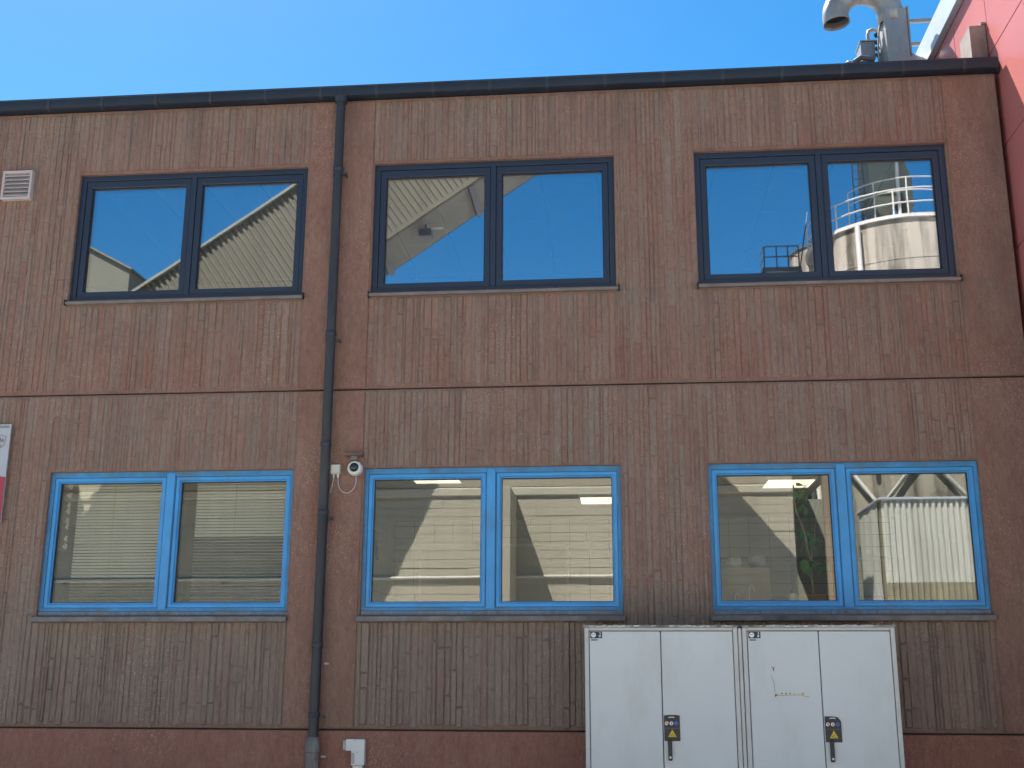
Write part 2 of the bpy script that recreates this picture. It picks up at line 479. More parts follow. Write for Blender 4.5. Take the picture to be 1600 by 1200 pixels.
def part_empty(name, loc, parent):
    o = bpy.data.objects.new(name, None)
    o.empty_display_size = 0.1
    COL.objects.link(o)
    o.parent = parent
    o.location = Vector(loc) - parent_world(parent)
    return o

def frame_ring(mb, x0, x1, z0, z1, w, y0, y1, wt=None, wb=None):
    """rectangular ring in the xz plane: outer x0..x1, z0..z1, bar width w, depth y0..y1"""
    wt = w if wt is None else wt
    wb = w if wb is None else wb
    xs = (x0, x0+w, x1-w, x1); zs = (z0, z0+wb, z1-wt, z1)
    vs = []
    for y in (y0, y1):
        vs += [(xs[0], y, zs[0]), (xs[3], y, zs[0]), (xs[3], y, zs[3]), (xs[0], y, zs[3]),
               (xs[1], y, zs[1]), (xs[2], y, zs[1]), (xs[2], y, zs[2]), (xs[1], y, zs[2])]
    fs = []
    for i in range(4):
        j = (i+1) % 4
        fs.append((i, j, j+4, i+4))
        fs.append((i+8, i+12, j+12, j+8))
        fs.append((i, i+8, j+8, j))
        fs.append((i+4, j+4, j+12, i+12))
    return mb.add(vs, fs)

# ================================================================== GROUND
g = MB()
g.add([(-400, -500, 0), (400, -500, 0), (400, 300, 0), (-400, 300, 0)], [(0, 1, 2, 3)])
tag(g.build('ground', 'asphalt'), kind='structure')

# ================================================================== OFFICE BUILDING
XL, XR = -9.5, 3.6
office = thing('office_building', 'two storey brown ribbed concrete office building with navy and blue framed windows', 'building', (0, 0, 0))
UX = [-5.30, -2.315, 0.766]
LX = [-5.292, -2.308, 0.780]
WW = 2.322
UZ = (5.09, 6.41)
LZ = (2.085, 3.40)

def holed_wall(name, mat, x0, x1, z0, z1, holes, y0, depth, parent):
    mb = MB()
    xs = sorted(set([x0, x1] + [h[0] for h in holes] + [h[1] for h in holes]))
    zs = sorted(set([z0, z1] + [h[2] for h in holes] + [h[3] for h in holes]))
    nx, nz = len(xs), len(zs)
    idx = {}
    def vid(i, j, k):
        key = (i, j, k)
        if key not in idx:
            idx[key] = len(mb.v)
            mb.v.append((xs[i], y0 + depth*k, zs[j]))
        return idx[key]
    def solid(i, j):
        if i < 0 or j < 0 or i >= nx-1 or j >= nz-1: return False
        cx, cz = (xs[i]+xs[i+1])/2, (zs[j]+zs[j+1])/2
        return not any(h[0] < cx < h[1] and h[2] < cz < h[3] for h in holes)
    for i in range(nx-1):
        for j in range(nz-1):
            if not solid(i, j): continue
            mb.f.append((vid(i, j, 0), vid(i+1, j, 0), vid(i+1, j+1, 0), vid(i, j+1, 0)))
            mb.f.append((vid(i, j, 1), vid(i, j+1, 1), vid(i+1, j+1, 1), vid(i+1, j, 1)))
            if not solid(i-1, j): mb.f.append((vid(i, j, 0), vid(i, j+1, 0), vid(i, j+1, 1), vid(i, j, 1)))
            if not solid(i+1, j): mb.f.append((vid(i+1, j, 0), vid(i+1, j, 1), vid(i+1, j+1, 1), vid(i+1, j+1, 0)))
            if not solid(i, j-1): mb.f.append((vid(i, j, 0), vid(i, j, 1), vid(i+1, j, 1), vid(i+1, j, 0)))
            if not solid(i, j+1): mb.f.append((vid(i, j+1, 0), vid(i+1, j+1, 0), vid(i+1, j+1, 1), vid(i, j+1, 1)))
    return mb.build(name, mat, parent, bevel=0.004)

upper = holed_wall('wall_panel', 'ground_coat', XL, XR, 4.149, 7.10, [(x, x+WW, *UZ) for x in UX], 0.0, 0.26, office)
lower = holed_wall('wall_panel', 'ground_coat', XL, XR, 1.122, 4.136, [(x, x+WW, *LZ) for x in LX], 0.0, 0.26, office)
tag(upper, 'upper storey precast concrete panel with vertical ribs')
tag(lower, 'lower storey precast concrete panel with vertical ribs')
pl = MB().box(XL, XR, -0.012, 0.26, 0, 1.108).build('plinth', 'plinth', office, 0.006)
jn = MB()
jn.box(XL, XR, 0.03, 0.20, 1.109, 1.121); jn.box(XL, XR, 0.03, 0.20, 4.137, 4.148)
jn.build('panel_joint', 'gasket', office)
# smooth bands proud of the ground coat
def strip(x0, x1, z0, z1, pr=0.010):
    MB().box(x0, x1, -pr, 0.0-0.0005, z0, z1).build('smooth_band', 'smooth', upper if z0 > 4.14 else lower, 0.003)
for (z0, z1) in ((4.154, 7.08), (1.130, 4.130)):
    strip(-2.955, -2.330, z0, z1)
    strip(3.11, XR-0.001, z0, z1)
# thin smooth surround of the upper openings, lip over the mid joint
# ---- ribs
rects = []   # (x0,x1,z0,z1, depth)
def relief(z):
    return 1.0 if z < 2.04 else (0.55 if z < 4.14 else 0.62)
def rib_zone(xa, xb, holes, z0, z1):
    x = xa
    while x < xb - 0.02:
        base_d = random.choice((0.003, 0.004, 0.006, 0.009, 0.012))
        w = random.choice((0.026, 0.034, 0.042, 0.05, 0.055, 0.06, 0.07))
        if x + w > xb: w = xb - x
        spans = [(z0 + random.uniform(0.0, 0.03), z1 - random.uniform(0, 0.012))]
        for (hx0, hx1, hz0, hz1) in holes:
            if x + w > hx0 and x < hx1:
                ns = []
                for a, b in spans:
                    if a < hz0: ns.append((a, min(b, hz0)))
                    if b > hz1: ns.append((max(a, hz1), b))
                spans = ns
        # a hole edge cuts the column: trim the rib instead
        xx0, xx1 = x, x + w
        for a, b in spans:
            z = a
            while z < b - 0.03:
                L = random.choice((0.16, 0.3, 0.45, 0.6, 0.8, 1.1)) * random.uniform(0.8, 1.2)
                z2 = min(b, z + L)
                if b - z2 < 0.08: z2 = b
                d = base_d + random.choice((0, 0, 0.001, -0.001, 0.003, 0.005))
                gl = random.choice((0.0, 0.0, 0.0005, 0.001, 0.0025)); gr = random.choice((0.0, 0.0, 0.0005))
                k_ = relief((z+z2)/2)
                rects.append((xx0 + gl*k_*k_, xx1 - gr*k_*k_, z, z2, 0.0015 + d*k_))
                z = z2
        x += w
hu = [(x - 0.004, x + WW + 0.004, 5.03, UZ[1] + 0.022) for x in UX]
hl = [(x - 0.022, x + WW + 0.022, 2.030, LZ[1] + 0.012) for x in LX]
# columns are split at the hole edges so that ribs run close up to the window surrounds
def zones(edges):
    return [(edges[i], edges[i+1]) for i in range(len(edges)-1)]
for holes, z0, z1 in ((hu, 4.165, 7.075), (hl, 1.132, 4.128)):
    for a, b in zones([-7.6, holes[0][0], -2.962]):
        rib_zone(a, b, [h for h in holes if h[0] < b - 0.01 and h[1] > a + 0.01], z0, z1)
    for a, b in zones([-2.325, holes[1][1], holes[2][0], 3.105]):
        rib_zone(a, b, [h for h in holes if h[0] < b - 0.05 and h[1] > a + 0.05], z0, z1)

def rib_mesh(mb, x0, x1, z0, z1, d):
    n = max(1, int((z1-z0)/0.09))
    c = min(random.uniform(0.006, 0.014), (x1-x0)*0.32)
    rows = []
    o = len(mb.v)
    for i in range(n+1):
        z = z0 + (z1-z0)*i/n
        j = lambda s=0.0032: random.uniform(-s, s)
        zz = z
        dd = d
        if i == 0: zi = z0 + 0.012
        elif i == n: zi = z1 - 0.012
        else: zi = z + j(0.01)
        mb.v += [(x0 + j(), 0.001, zz), (x0 + c + j(), -dd + j(0.0015), zi), (x1 - c + j(), -dd + j(0.0015), zi), (x1 + j(), 0.001, zz)]
        rows.append(o + 4*i)
    for i in range(n):
        a, b = rows[i], rows[i+1]
        for k in range(3):
            mb.f.append((a+k, a+k+1, b+k+1, b+k))
    mb.f.append((rows[0], rows[0]+3, rows[0]+2, rows[0]+1))
    mb.f.append((rows[-1], rows[-1]+1, rows[-1]+2, rows[-1]+3))

rects = [r for r in rects if r[1]-r[0] > 0.012 and r[3]-r[2] > 0.02]
def shown(r):
    return r[0] > -5.9 and r[4] > 0.003
order = sorted(range(len(rects)), key=lambda i: -((rects[i][1]-rects[i][0])*(rects[i][3]-rects[i][2]) if shown(rects[i]) else 0))
n_up = n_lo = 0
rest_u, rest_l = MB(), MB()
for i in order:
    r = rects[i]
    isup = r[2] > 4.14
    if isup and n_up < 150:
        n_up += 1
        mb = MB(); rib_mesh(mb, *r); mb.build('concrete_rib', 'rib', upper)
    elif not isup and n_lo < 150:
        n_lo += 1
        mb = MB(); rib_mesh(mb, *r); mb.build('concrete_rib', 'rib', lower)
    else:
        rib_mesh(rest_u if isup else rest_l, *r)
tag(rest_u.build('concrete_ribs', 'rib', upper), kind='stuff')
tag(rest_l.build('concrete_ribs', 'rib', lower), kind='stuff')

# ---- windows
def upper_window(x):
    w = part_empty('window', (x, 0.0, UZ[0]), office)
    z0, z1 = UZ
    fr = MB()
    frame_ring(fr, x-0.008, x+WW+0.008, z0-0.002, z1+0.008, 0.062, 0.040, 0.13, 0.060, 0.044)
    fr.box(x+1.135, x+1.187, 0.041, 0.129, z0+0.042, z1-0.052)
    fr.build('frame', 'navy', w, 0.003)
    for a, b in ((x+0.056, x+1.133), (x+1.189, x+WW-0.056)):
        sa = MB(); frame_ring(sa, a, b, z0+0.044, z1-0.054, 0.056, 0.052, 0.125, 0.070, 0.056)
        sa.build('sash', 'navy', w, 0.004)
        ga = MB(); frame_ring(ga, a+0.0555, b-0.0555, z0+0.0995, z1-0.1235, 0.007, 0.070, 0.118)
        ga.build('gasket', 'gasket', w)
        MB().box(a+0.058, b-0.058, 0.088, 0.112, z0+0.102, z1-0.126).build('pane', 'glass_up', w)
    si = MB().prism([(0.045, z0-0.004), (0.045, z0-0.045), (-0.045, z0-0.052), (-0.045, z0-0.022)], 'x', x-0.004, x+WW+0.018)
    si.build('sill', 'sill_metal', w, 0.003)
    e = MB()
    e.box(x+WW+0.0185, x+WW+0.028, -0.047, 0.0, z0-0.056, z0+0.004)
    e.box(x-0.014, x-0.0045, -0.047, 0.0, z0-0.056, z0+0.0)
    e.build('sill_end_cap', 'gasket', w)
    # soffit bead above the opening
    MB().box(x-0.003, x+WW+0.003, -0.014, -0.0005, z1+0.003, z1+0.020).build('head_trim', 'smooth', w, 0.004)
    return w
for x in UX:
    tag(upper_window(x), 'window with navy frame and mirroring panes')

def lower_window(x):
    w = part_empty('window', (x, 0.0, LZ[0]), office)
    z0, z1 = LZ
    fr = MB()
    frame_ring(fr, x-0.008, x+WW+0.008, z0+0.040, z1+0.008, 0.042, 0.035, 0.12, 0.056, 0.03)
    fr.box(x+1.112, x+1.200, 0.036, 0.119, z0+0.071, z1-0.049)
    fr.build('frame', 'blue_dark', w, 0.003)
    MB().box(x+1.118, x+1.194, 0.026, 0.034, z0+0.055, z1-0.012).build('mullion_cover', 'blue', w, 0.003)
    for a, b in ((x+0.0345, x+1.110), (x+1.202, x+WW-0.0345)):
        sa = MB(); frame_ring(sa, a, b, z0+0.0705, z1-0.0485, 0.036, 0.044, 0.115)
        sa.build('sash', 'blue', w, 0.005)
        sb = MB(); frame_ring(sb, a+0.0362, b-0.0362, z0+0.107, z1-0.085, 0.011, 0.058, 0.112)
        sb.build('glazing_bead', 'blue', w, 0.002)
        ga = MB(); frame_ring(ga, a+0.047, b-0.047, z0+0.1178, z1-0.0958, 0.005, 0.074, 0.110)
        ga.build('gasket', 'gasket', w)
        MB().box(a+0.049, b-0.049, 0.086, 0.108, z0+0.12, z1-0.098).build('pane', 'glass_low', w)
    MB().box(x+0.002, x+WW-0.002, 0.020, 0.12, z0+0.002, z0+0.038).build('sill_upstand', 'sill_band', w, 0.003)
    si = MB().prism([(0.06, z0-0.002), (0.06, z0-0.040), (-0.062, z0-0.054), (-0.062, z0-0.012)], 'x', x-0.020, x+WW+0.014)
    si.build('sill', 'sill_grey', w, 0.003)
    for q in (1.10, 1.21, 2.26):
        MB().box(x+q, x+q+0.03, 0.008, 0.0195, z0+0.016, z0+0.034).build('drain_cap', 'sill_grey', w, 0.002)
    return w
for x in LX:
    tag(lower_window(x), 'window with bright blue frame and clear panes')

# ---- floors, roof, inner walls
MB().box(XL, XR, 0.262, 9.0, 3.52, 4.10).build('floor_slab', 'int_wall', office)
MB().box(XL, XR, 0.262, 9.0, 0.70, 0.90).build('floor_slab', 'int_floor', office)
MB().box(XL, XR, 0.02, 9.0, 7.102, 7.16).build('roof', 'gutter', office)
MB().box(XL, XR, 0.262, 9.0, 6.85, 7.10).build('roof_slab', 'int_wall', office)
MB().box(XL, XR, 8.8, 9.0, 0.9, 6.85).build('rear_wall', 'int_wall', office)
MB().box(XR-0.2, XR-0.001, 0.262, 8.8, 0.9, 3.52).build('side_wall', 'int_wall', office)
MB().box(XR-0.2, XR-0.001, 0.262, 8.8, 4.10, 6.85).build('side_wall', 'int_wall', office)
MB().box(XL+0.001, XL+0.2, 0.262, 8.8, 0.9, 6.85).build('side_wall', 'int_wall', office)
MB().box(XL+0.2, XR-0.2, 4.05, 4.15, 4.10, 6.64).build('interior_wall', 'int_wall', office)
back = MB().box(XL+0.2, XR-0.2, 4.5, 4.6, 0.9, 3.52).build('interior_wall', 'grout', office)
part = MB().box(-3.0, -2.9, 0.262, 4.5, 0.9, 3.52).build('interior_wall', 'grout', office)
MB().box(-2.75, -2.65, 0.262, 4.05, 4.10, 6.64).build('interior_wall', 'int_wall', office)
MB().box(0.30, 0.40, 0.262, 4.05, 4.10, 6.64).build('interior_wall', 'int_wall', office)
# wall tiles 0.30 x 0.15 standing proud of the grout
t = MB()
z = 1.2
while z < 3.5:
    x = -2.89
    while x < XR-0.25:
        t.box(x, min(x+0.243, XR-0.21), 4.494, 4.4995, z, min(z+0.144, 3.515)); x += 0.25
    z += 0.15
tag(t.build('wall_tiles', 'tile', back), kind='stuff')
t = MB()
z = 1.2
while z < 3.5:
    y = 0.3
    while y < 4.4:
        t.box(-2.8995, -2.894, y, min(y+0.243, 4.49), z, min(z+0.144, 3.515)); y += 0.25
    z += 0.15
tag(t.build('wall_tiles', 'tile', part), kind='stuff')
for x in LX:
    MB().box(x+0.01, x+WW-0.01, 0.121, 0.62, LZ[0]+0.03, LZ[0]+0.075).build('window_board', 'shelf', office, 0.004)
# suspended ceiling of the upper floor
ceil = MB().box(XL+0.2, XR-0.2, 0.27, 4.04, 6.665, 6.68).build('ceiling', 'ceil_grid', office)
tile_me = None
for i in range(15):
    for j in range(6):
        x = -5.55 + 0.6*i; y = 0.32 + 0.6*j
        if tile_me is None:
            o = MB().box(0.0, 0.575, 0.0, 0.575, -0.018, 0.0).build('ceiling_tile', 'ceil_tile')
            tile_me = o.data; o.parent = ceil
        else:
            o = bpy.data.objects.new('ceiling_tile', tile_me); COL.objects.link(o); o.parent = ceil
        o.location = (x, y, 6.664 + random.uniform(-.001, .0005))

# ---- parapet pier stub at the corner
MB().box(3.490, 3.646, 0.21, 0.55, 7.162, 7.745).build('parapet_pier', 'pier', office, 0.008)
MB().box(3.602, 3.647, 0.205, 0.56, 7.747, 7.775).build('pier_cap', 'pier', office, 0.005)

# ================================================================== GUTTER AND DOWNPIPE
gut = thing('roof_gutter', 'long dark metal gutter along the roof edge of the brown building', 'gutter', (0, 0, 7.07))
def gy(y): return -0.020 + (y+0.020)*0.62
prof = [(-0.020, 7.200), (-0.020, 7.100), (-0.060, 7.094), (-0.130, 7.094), (-0.165, 7.106), (-0.180, 7.140), (-0.182, 7.192),
        (-0.190, 7.198), (-0.186, 7.206), (-0.174, 7.200), (-0.172, 7.142), (-0.158, 7.114), (-0.128, 7.102), (-0.06, 7.102), (-0.030, 7.106), (-0.030, 7.200)]
prof = [(gy(a), b) for a, b in prof]
MB().prism(prof, 'x', XL, 3.600).build('trough', 'gutter', gut, smooth=True)
MB().prism(prof[:6] + [(gy(-0.182), 7.20)], 'x', 3.601, 3.609).build('end_cap', 'gutter_worn', gut)
MB().box(XL, 3.646, -0.0195, 0.0195, 7.102, 7.225).build('fascia_board', 'gutter', gut)
x = 3.30
while x > -6.6:
    b = MB()
    off = [(p[0]-0.004 if p[0] < -0.03 else p[0], p[1]-0.004 if p[1] < 7.107 else p[1]) for p in prof[1:8]]
    pts = off + [(-0.07, 7.215), (-0.021, 7.215)]
    b.prism(pts, 'x', x-0.014, x+0.014)
    b.build('bracket', 'gutter_worn', gut)
    x -= 0.56
pipe = thing('downpipe', 'dark round downpipe running down the facade between the left and middle windows', 'drainpipe', (-2.665, -0.11, 0))
px, py = -2.655, -0.085
MB().tube([(px, py, 7.085), (px, py, 1.03)], 0.044, 20).build('pipe', 'pipe', pipe, smooth=True)
MB().lathe((px, py, 0), [(0.046, 7.03), (0.058, 7.035), (0.062, 7.10)], n=20).build('outlet', 'pipe', pipe, smooth=True)
MB().lathe((px-0.003, py, 0), [(0.056, 0.0), (0.056, 0.93), (0.063, 0.935), (0.063, 1.03), (0.056, 1.04), (0.046, 1.06)], n=20).build('standpipe', 'pipe_worn', pipe, smooth=True)
for z in (6.333, 4.665, 3.613, 2.988, 1.824, 1.24):
    MB().lathe((px, py, z), [(0.047, -0.024), (0.051, -0.018), (0.051, 0.018), (0.047, 0.024)], n=20).build('collar', 'gutter_worn', pipe, smooth=True)
for z in (6.27, 4.60, 2.93, 1.22):
    c = MB().lathe((px, py, z), [(0.048, -0.011), (0.048, 0.011)], n=20)
    c.box(px+0.047, px+0.092, py-0.010, py+0.010, z-0.012, z+0.012)
    c.tube([(px+0.075, py+0.004, z), (px+0.075, -0.008, z)], 0.007, 8)
    c.build('clip', 'pipe', pipe)

# ================================================================== RED BUILDING
red = thing('red_building', 'taller building clad in smooth red panels adjoining the right corner', 'building', (3.65, 0, 0))
RY0, RY1 = -1.55, 9.0
MB().box(3.672, 9.0, RY0+0.022, RY1, 0, 8.36).build('wall', 'red_gap', red)
zs = [0.27]
while zs[-1] < 8.3: zs.append(zs[-1]+1.02)
zs = [0.0] + zs
ys = [-1.55, -0.805, 0.19]
while ys[-1] < RY1: ys.append(ys[-1]+1.0)
for i in range(len(zs)-1):
    for j in range(len(ys)-1):
        MB().box(3.650, 3.671, ys[j]+0.006, min(ys[j+1], RY1)-0.006, zs[i]+0.006, min(zs[i+1], 8.36)-0.006).build('cladding_panel', 'red', red, 0.002)
        if 6.0 < zs[i] < 8.3 and ys[j] < 1.5:
            fx = MB()
            for yy in (ys[j]+0.05, min(ys[j+1], RY1)-0.05):
                for z_ in (zs[i]+0.05, min(zs[i+1], 8.36)-0.05):
                    fx.lathe((3.650, yy, z_), [(0.007, 0.0), (0.006, -0.003)], 'x', 8)
            fx.build('rivets', 'red', red)
    for j in range(5):
        MB().box(3.673+j*1.06, min(3.673+(j+1)*1.06, 9.0)-0.012, RY0+0.0, RY0+0.0215, zs[i]+0.006, min(zs[i+1], 8.36)-0.006).build('cladding_panel', 'red', red, 0.002)
MB().box(3.81, 9.02, RY0-0.02, RY1, 8.361, 8.372).build('roof', 'galv_dark', red)
cp = MB()
cp.prism([(3.585, 8.385), (3.592, 8.385), (3.60, 8.70), (3.86, 8.735), (3.86, 8.75), (3.585, 8.715)], 'y', RY0-0.06, RY1)
cp.build('coping', 'white_metal', red, 0.003)
MB().box(3.5925, 3.85, RY0-0.05, RY1, 8.3845, 8.69).build('coping_core', 'white_metal', red)
MB().box(3.655, 3.80, RY0-0.02, RY1, 8.3605, 8.384).build('coping_joint', 'red_gap', red)

# ================================================================== ROOF PLANT
duct = thing('exhaust_duct', 'galvanised gooseneck exhaust duct curving over the roof beside the red wall', 'duct', (3.0, 2.0, 7.16))
cx, cz, R0, r0 = 2.915, 9.00, 0.31, 0.148
pts = [(cx+R0, 2.0, 8.86)]
for k in range(0, 19):
    a = PI*1.06*k/18
    pts.append((cx + R0*math.cos(a), 2.0 - 0.0*k, cz + R0*math.sin(a)))
last = Vector(pts[-1]); d = (last - Vector(pts[-2])).normalized()
pts.append(tuple(last + d*0.03))
gp = MB().tube(pts, r0, 28, cap=False)
gp.build('gooseneck', 'galv', duct, smooth=True).modifiers.new('wall', 'SOLIDIFY').thickness = 0.004
for k in (3, 6, 9, 12, 15):
    a = PI*1.06*k/18
    c = Vector((cx + R0*math.cos(a), 2.0, cz + R0*math.sin(a)))
    tn = Vector((-math.sin(a), 0, math.cos(a)))
    MB().tube([c - tn*0.006, c + tn*0.006], r0+0.003, 28).build('seam', 'galv', duct, smooth=True)
tip = Vector(pts[-1])
MB().tube([tip - d*0.012, tip + d*0.002], r0+0.006, 28, cap=False).build('mouth_rim', 'galv', duct, smooth=True)
MB().tube([tip - d*0.10, tip - d*0.095], r0-0.005, 24).build('mouth_mesh', 'inside_dark', duct)
bx = MB()
bx.add([(3.125, 1.86, 7.16), (3.375, 1.86, 7.16), (3.375, 2.30, 7.16), (3.02, 2.30, 7.16), (3.125, 1.86, 9.0), (3.375, 1.86, 9.0), (3.375, 2.14, 9.0), (3.125, 2.14, 9.0)],
       [(0, 3, 2, 1), (4, 5, 6, 7), (0, 1, 5, 4), (1, 2, 6, 5), (2, 3, 7, 6), (3, 0, 4, 7)])
bx.build('plenum_box', 'galv', duct, 0.006)
MB().box(3.377, 3.392, 1.85, 2.10, 8.4, 9.01).build('flange', 'galv', duct)
MB().tube([(3.30, 2.16, 8.36), (3.42, 2.16, 8.38), (3.52, 2.16, 8.33), (3.60, 2.16, 8.24), (3.648, 2.16, 8.12)], 0.185, 22).build('side_elbow', 'galv', duct, smooth=True)
fan = thing('extractor_fan_unit', 'grey extractor fan unit with motor box left of the gooseneck duct', 'ventilation unit', (2.9, 2.3, 7.16))
MB().box(2.70, 3.01, 2.05, 2.75, 7.16, 8.47).build('base_housing', 'galv_dark', fan, 0.02)
MB().box(2.88, 3.04, 2.06, 2.30, 8.475, 8.70).build('motor_box', 'galv_dark', fan, 0.008)
MB().box(2.872, 3.048, 2.055, 2.31, 8.702, 8.715).build('motor_lid', 'galv', fan)
MB().tube([(3.00, 2.2, 8.6), (3.00, 2.2, 8.86), (3.015, 2.2, 8.91), (3.05, 2.2, 8.93), (3.10, 2.2, 8.93), (3.12, 2.2, 8.90)], 0.022, 10).build('vent_pipe', 'galv', fan, smooth=True)
q = MB()
for z in (8.50, 8.58, 8.66, 8.75):
    q.obox((3.055, 2.02, z), (0.02, 0, 0.012), (0, 0.015, 0), (-0.008, 0, 0.02))
q.build('cable_bracket', 'inside_dark', fan)
MB().tube([(3.05, 1.99, 8.35), (3.055, 1.985, 8.6), (3.08, 1.98, 8.8), (3.10, 1.97, 8.88)], 0.012, 8).build('conduit', 'galv', fan, smooth=True)
MB().tube([(2.78, 1.98, 8.40), (2.85, 1.98, 8.45), (3.0, 1.98, 8.42)], 0.03, 10).build('hose', 'rail_dark', fan, smooth=True)
rl = thing('roof_guardrail', 'grey two bar guard rail behind the roof duct', 'railing', (3.5, 3.0, 7.16))
for z in (9.50, 9.18):
    MB().box(3.40, 4.60, 2.98, 3.02, z-0.025, z+0.025).build('rail', 'galv', rl, 0.004)
MB().box(3.46, 3.50, 3.021, 3.06, 7.16, 9.53).build('post', 'galv', rl)
MB().box(4.50, 4.54, 3.021, 3.06, 8.37, 9.53).build('post', 'galv', rl)

# ================================================================== WALL FIXTURES
vent = thing('wall_vent', 'square beige louvred air vent on the upper wall at the left', 'air vent', (-5.93, -0.02, 6.155))
v = MB(); frame_ring(v, -6.085, -5.775, 6.155, 6.460, 0.026, -0.062, -0.002); v.build('frame', 'louvre', vent, 0.004)
MB().box(-6.058, -5.802, -0.022, -0.004, 6.182, 6.433).build('back_plate', 'banner_grey', vent)
for i in range(6):
    z = 6.184 + i*0.0418
    MB().prism([(-0.024, z+0.040), (-0.027, z+0.043), (-0.060, z+0.008), (-0.058, z+0.003)], 'x', -6.057, -5.803).build('louvre_slat', 'louvre', vent)

cabl = thing('security_camera', 'small round white dome camera under a metal shade on the wall', 'camera', (-2.387, -0.02, 3.40))
c0 = (-2.387, -0.012, 3.392)
MB().box(-2.475, -2.315, -0.019, -0.0105, 3.32, 3.50).build('mounting_plate', 'smooth', cabl, 0.003)
MB().lathe((c0[0], -0.02, c0[2]), [(0.066, 0.0), (0.070, -0.012), (0.068, -0.040), (0.058, -0.058), (0.046, -0.062), (0.043, -0.056)], 'y', 28).build('housing_ring', 'plastic_white', cabl, smooth=True)
MB().lathe((c0[0]-0.004, -0.06, c0[2]+0.006), [(0.044, 0.0), (0.042, -0.016), (0.034, -0.032), (0.020, -0.041), (0.004, -0.044)], 'y', 24).build('dome', 'dome_dark', cabl, smooth=True)
MB().box(-2.49, -2.318, -0.125, -0.0105, 3.508, 3.516).build('rain_shade', 'sill_metal', cabl, 0.002)
MB().box(-2.43, -2.37, -0.05, -0.0195, 3.47, 3.507).build('bracket', 'sill_metal', cabl)
jb = thing('junction_box', 'small square cream junction box beside the downpipe', 'junction box', (-2.566, -0.02, 3.34))
MB().box(-2.612, -2.523, -0.062, -0.0105, 3.342, 3.430).build('box', 'plastic_cream', jb, 0.006)
MB().box(-2.608, -2.527, -0.070, -0.0625, 3.347, 3.426).build('lid', 'plastic_cream', jb, 0.004)
MB().lathe((-2.585, -0.035, 3.31), [(0.007, 0.0), (0.008, 0.012), (0.008, 0.0315)], n=12).build('gland', 'plastic_white', jb)
MB().lathe((-2.545, -0.035, 3.312), [(0.009, 0.0), (0.011, 0.01), (0.011, 0.0295)], n=12).build('gland', 'plastic_white', jb)
cb = []
for k in range(17):
    a = PI*k/16
    cb.append((-2.461 - 0.084*math.cos(a), -0.025 - 0.01*math.sin(a), 3.285 - 0.115*math.sin(a)))
cb = [(-2.545, -0.033, 3.315)] + cb + [(-2.381, -0.025, 3.335)]
tag(MB().tube(cb, 0.0052, 8).build('camera_cable', 'cable', smooth=True), 'thin looped cable hanging between junction box and dome camera', 'cable')
tag(MB().tube([(-2.585, -0.03, 3.31), (-2.60, -0.022, 3.24), (-2.615, -0.02, 3.18)], 0.005, 8).build('supply_cable', 'cable', smooth=True), 'short dark cable stub below the junction box next to the downpipe', 'cable')

low = thing('trunking_box', 'white cable trunking box low on the plinth near the downpipe', 'junction box', (-2.27, -0.02, 0.8))
MB().prism([(-2.372, 1.042), (-2.208, 1.042), (-2.208, 0.828), (-2.322, 0.828), (-2.322, 0.945), (-2.372, 0.945)], 'y', -0.075, -0.0125).build('cover', 'plastic_white', low, 0.004)
MB().box(-2.402, -2.374, -0.055, -0.0125, 0.952, 1.030).build('side_stub', 'louvre', low, 0.003)
MB().box(-2.318, -2.292, -0.0785, -0.0755, 0.84, 0.925).build('slot', 'louvre', low, 0.001)
MB().box(-2.31, -2.225, -0.06, -0.0125, 0.0, 0.827).build('trunking', 'plastic_white', low, 0.003)
for zz, xx in ((1.03, -2.29), (0.935, -2.27), (0.925, -2.305)):
    MB().lathe((xx, -0.0755, zz), [(0.004, 0.0), (0.004, -0.002)], 'y', 8).build('screw', 'black', low)
def pin(x, z, w, h, lab):
    o = MB().box(x, x+w, -0.040, -0.0105, z, z+h).build('wall_bracket', 'louvre', None, 0.002)
    tag(o, lab, 'bracket')
pin(-2.602, 1.660, 0.042, 0.018, 'small pale wall stub right of the downpipe below the windows')
pin(-2.595, 0.885, 0.042, 0.018, 'small pale stub on the plinth right of the pipe foot')

# banner at the left edge
ban = thing('wall_sign', 'white and red banner panel cut off at the left edge of the wall', 'sign', (-6.2, -0.04, 2.93))
MB().box(-6.70, -5.705, -0.045, -0.024, 2.93, 3.862).build('panel', 'sign_white', ban, 0.002)
n = 16
top = []; 
for k in range(n+1):
    x = -6.699 + 0.993*k/n
    top.append((x, 3.405 - 0.05*((k/n))**2 + 0.06*(1-k/n)))
MB().prism([(-6.699, 2.931), (-5.706, 2.931)] + top[::-1], 'y', -0.0475, -0.0452).build('red_field', 'banner_red', ban)
sw = []
for k in range(11):
    a = k/10
    sw.append((-5.90 + 0.145*a, 3.02 + 0.145*a**1.6 + 0.03))
for k in range(10, -1, -1):
    a = k/10
    sw.append((-5.90 + 0.145*a, 2.985 + 0.175*a**2.6))
MB().prism(sw, 'y', -0.0495, -0.0477).build('swoosh', 'sign_white', ban)
hx = MB()
def stroke(mb, pts, w, y0, y1):
    for (a, b) in zip(pts[:-1], pts[1:]):
        a = Vector((a[0], 0, a[1])); b = Vector((b[0], 0, b[1]))
        dd = (b-a)
        if dd.length < 1e-6: continue
        nn = Vector((-dd.z, 0, dd.x)).normalized()*w/2
        c = (a+b)/2 + Vector((0, (y0+y1)/2, 0))
        mb.obox(c, dd/2*1.04, (0, abs(y1-y0)/2, 0), nn)
stroke(hx, [(-5.95, 3.735), (-5.84, 3.765), (-5.742, 3.742), (-5.757, 3.66), (-5.80, 3.625), (-5.95, 3.66)], 0.006, -0.0472, -0.0452)
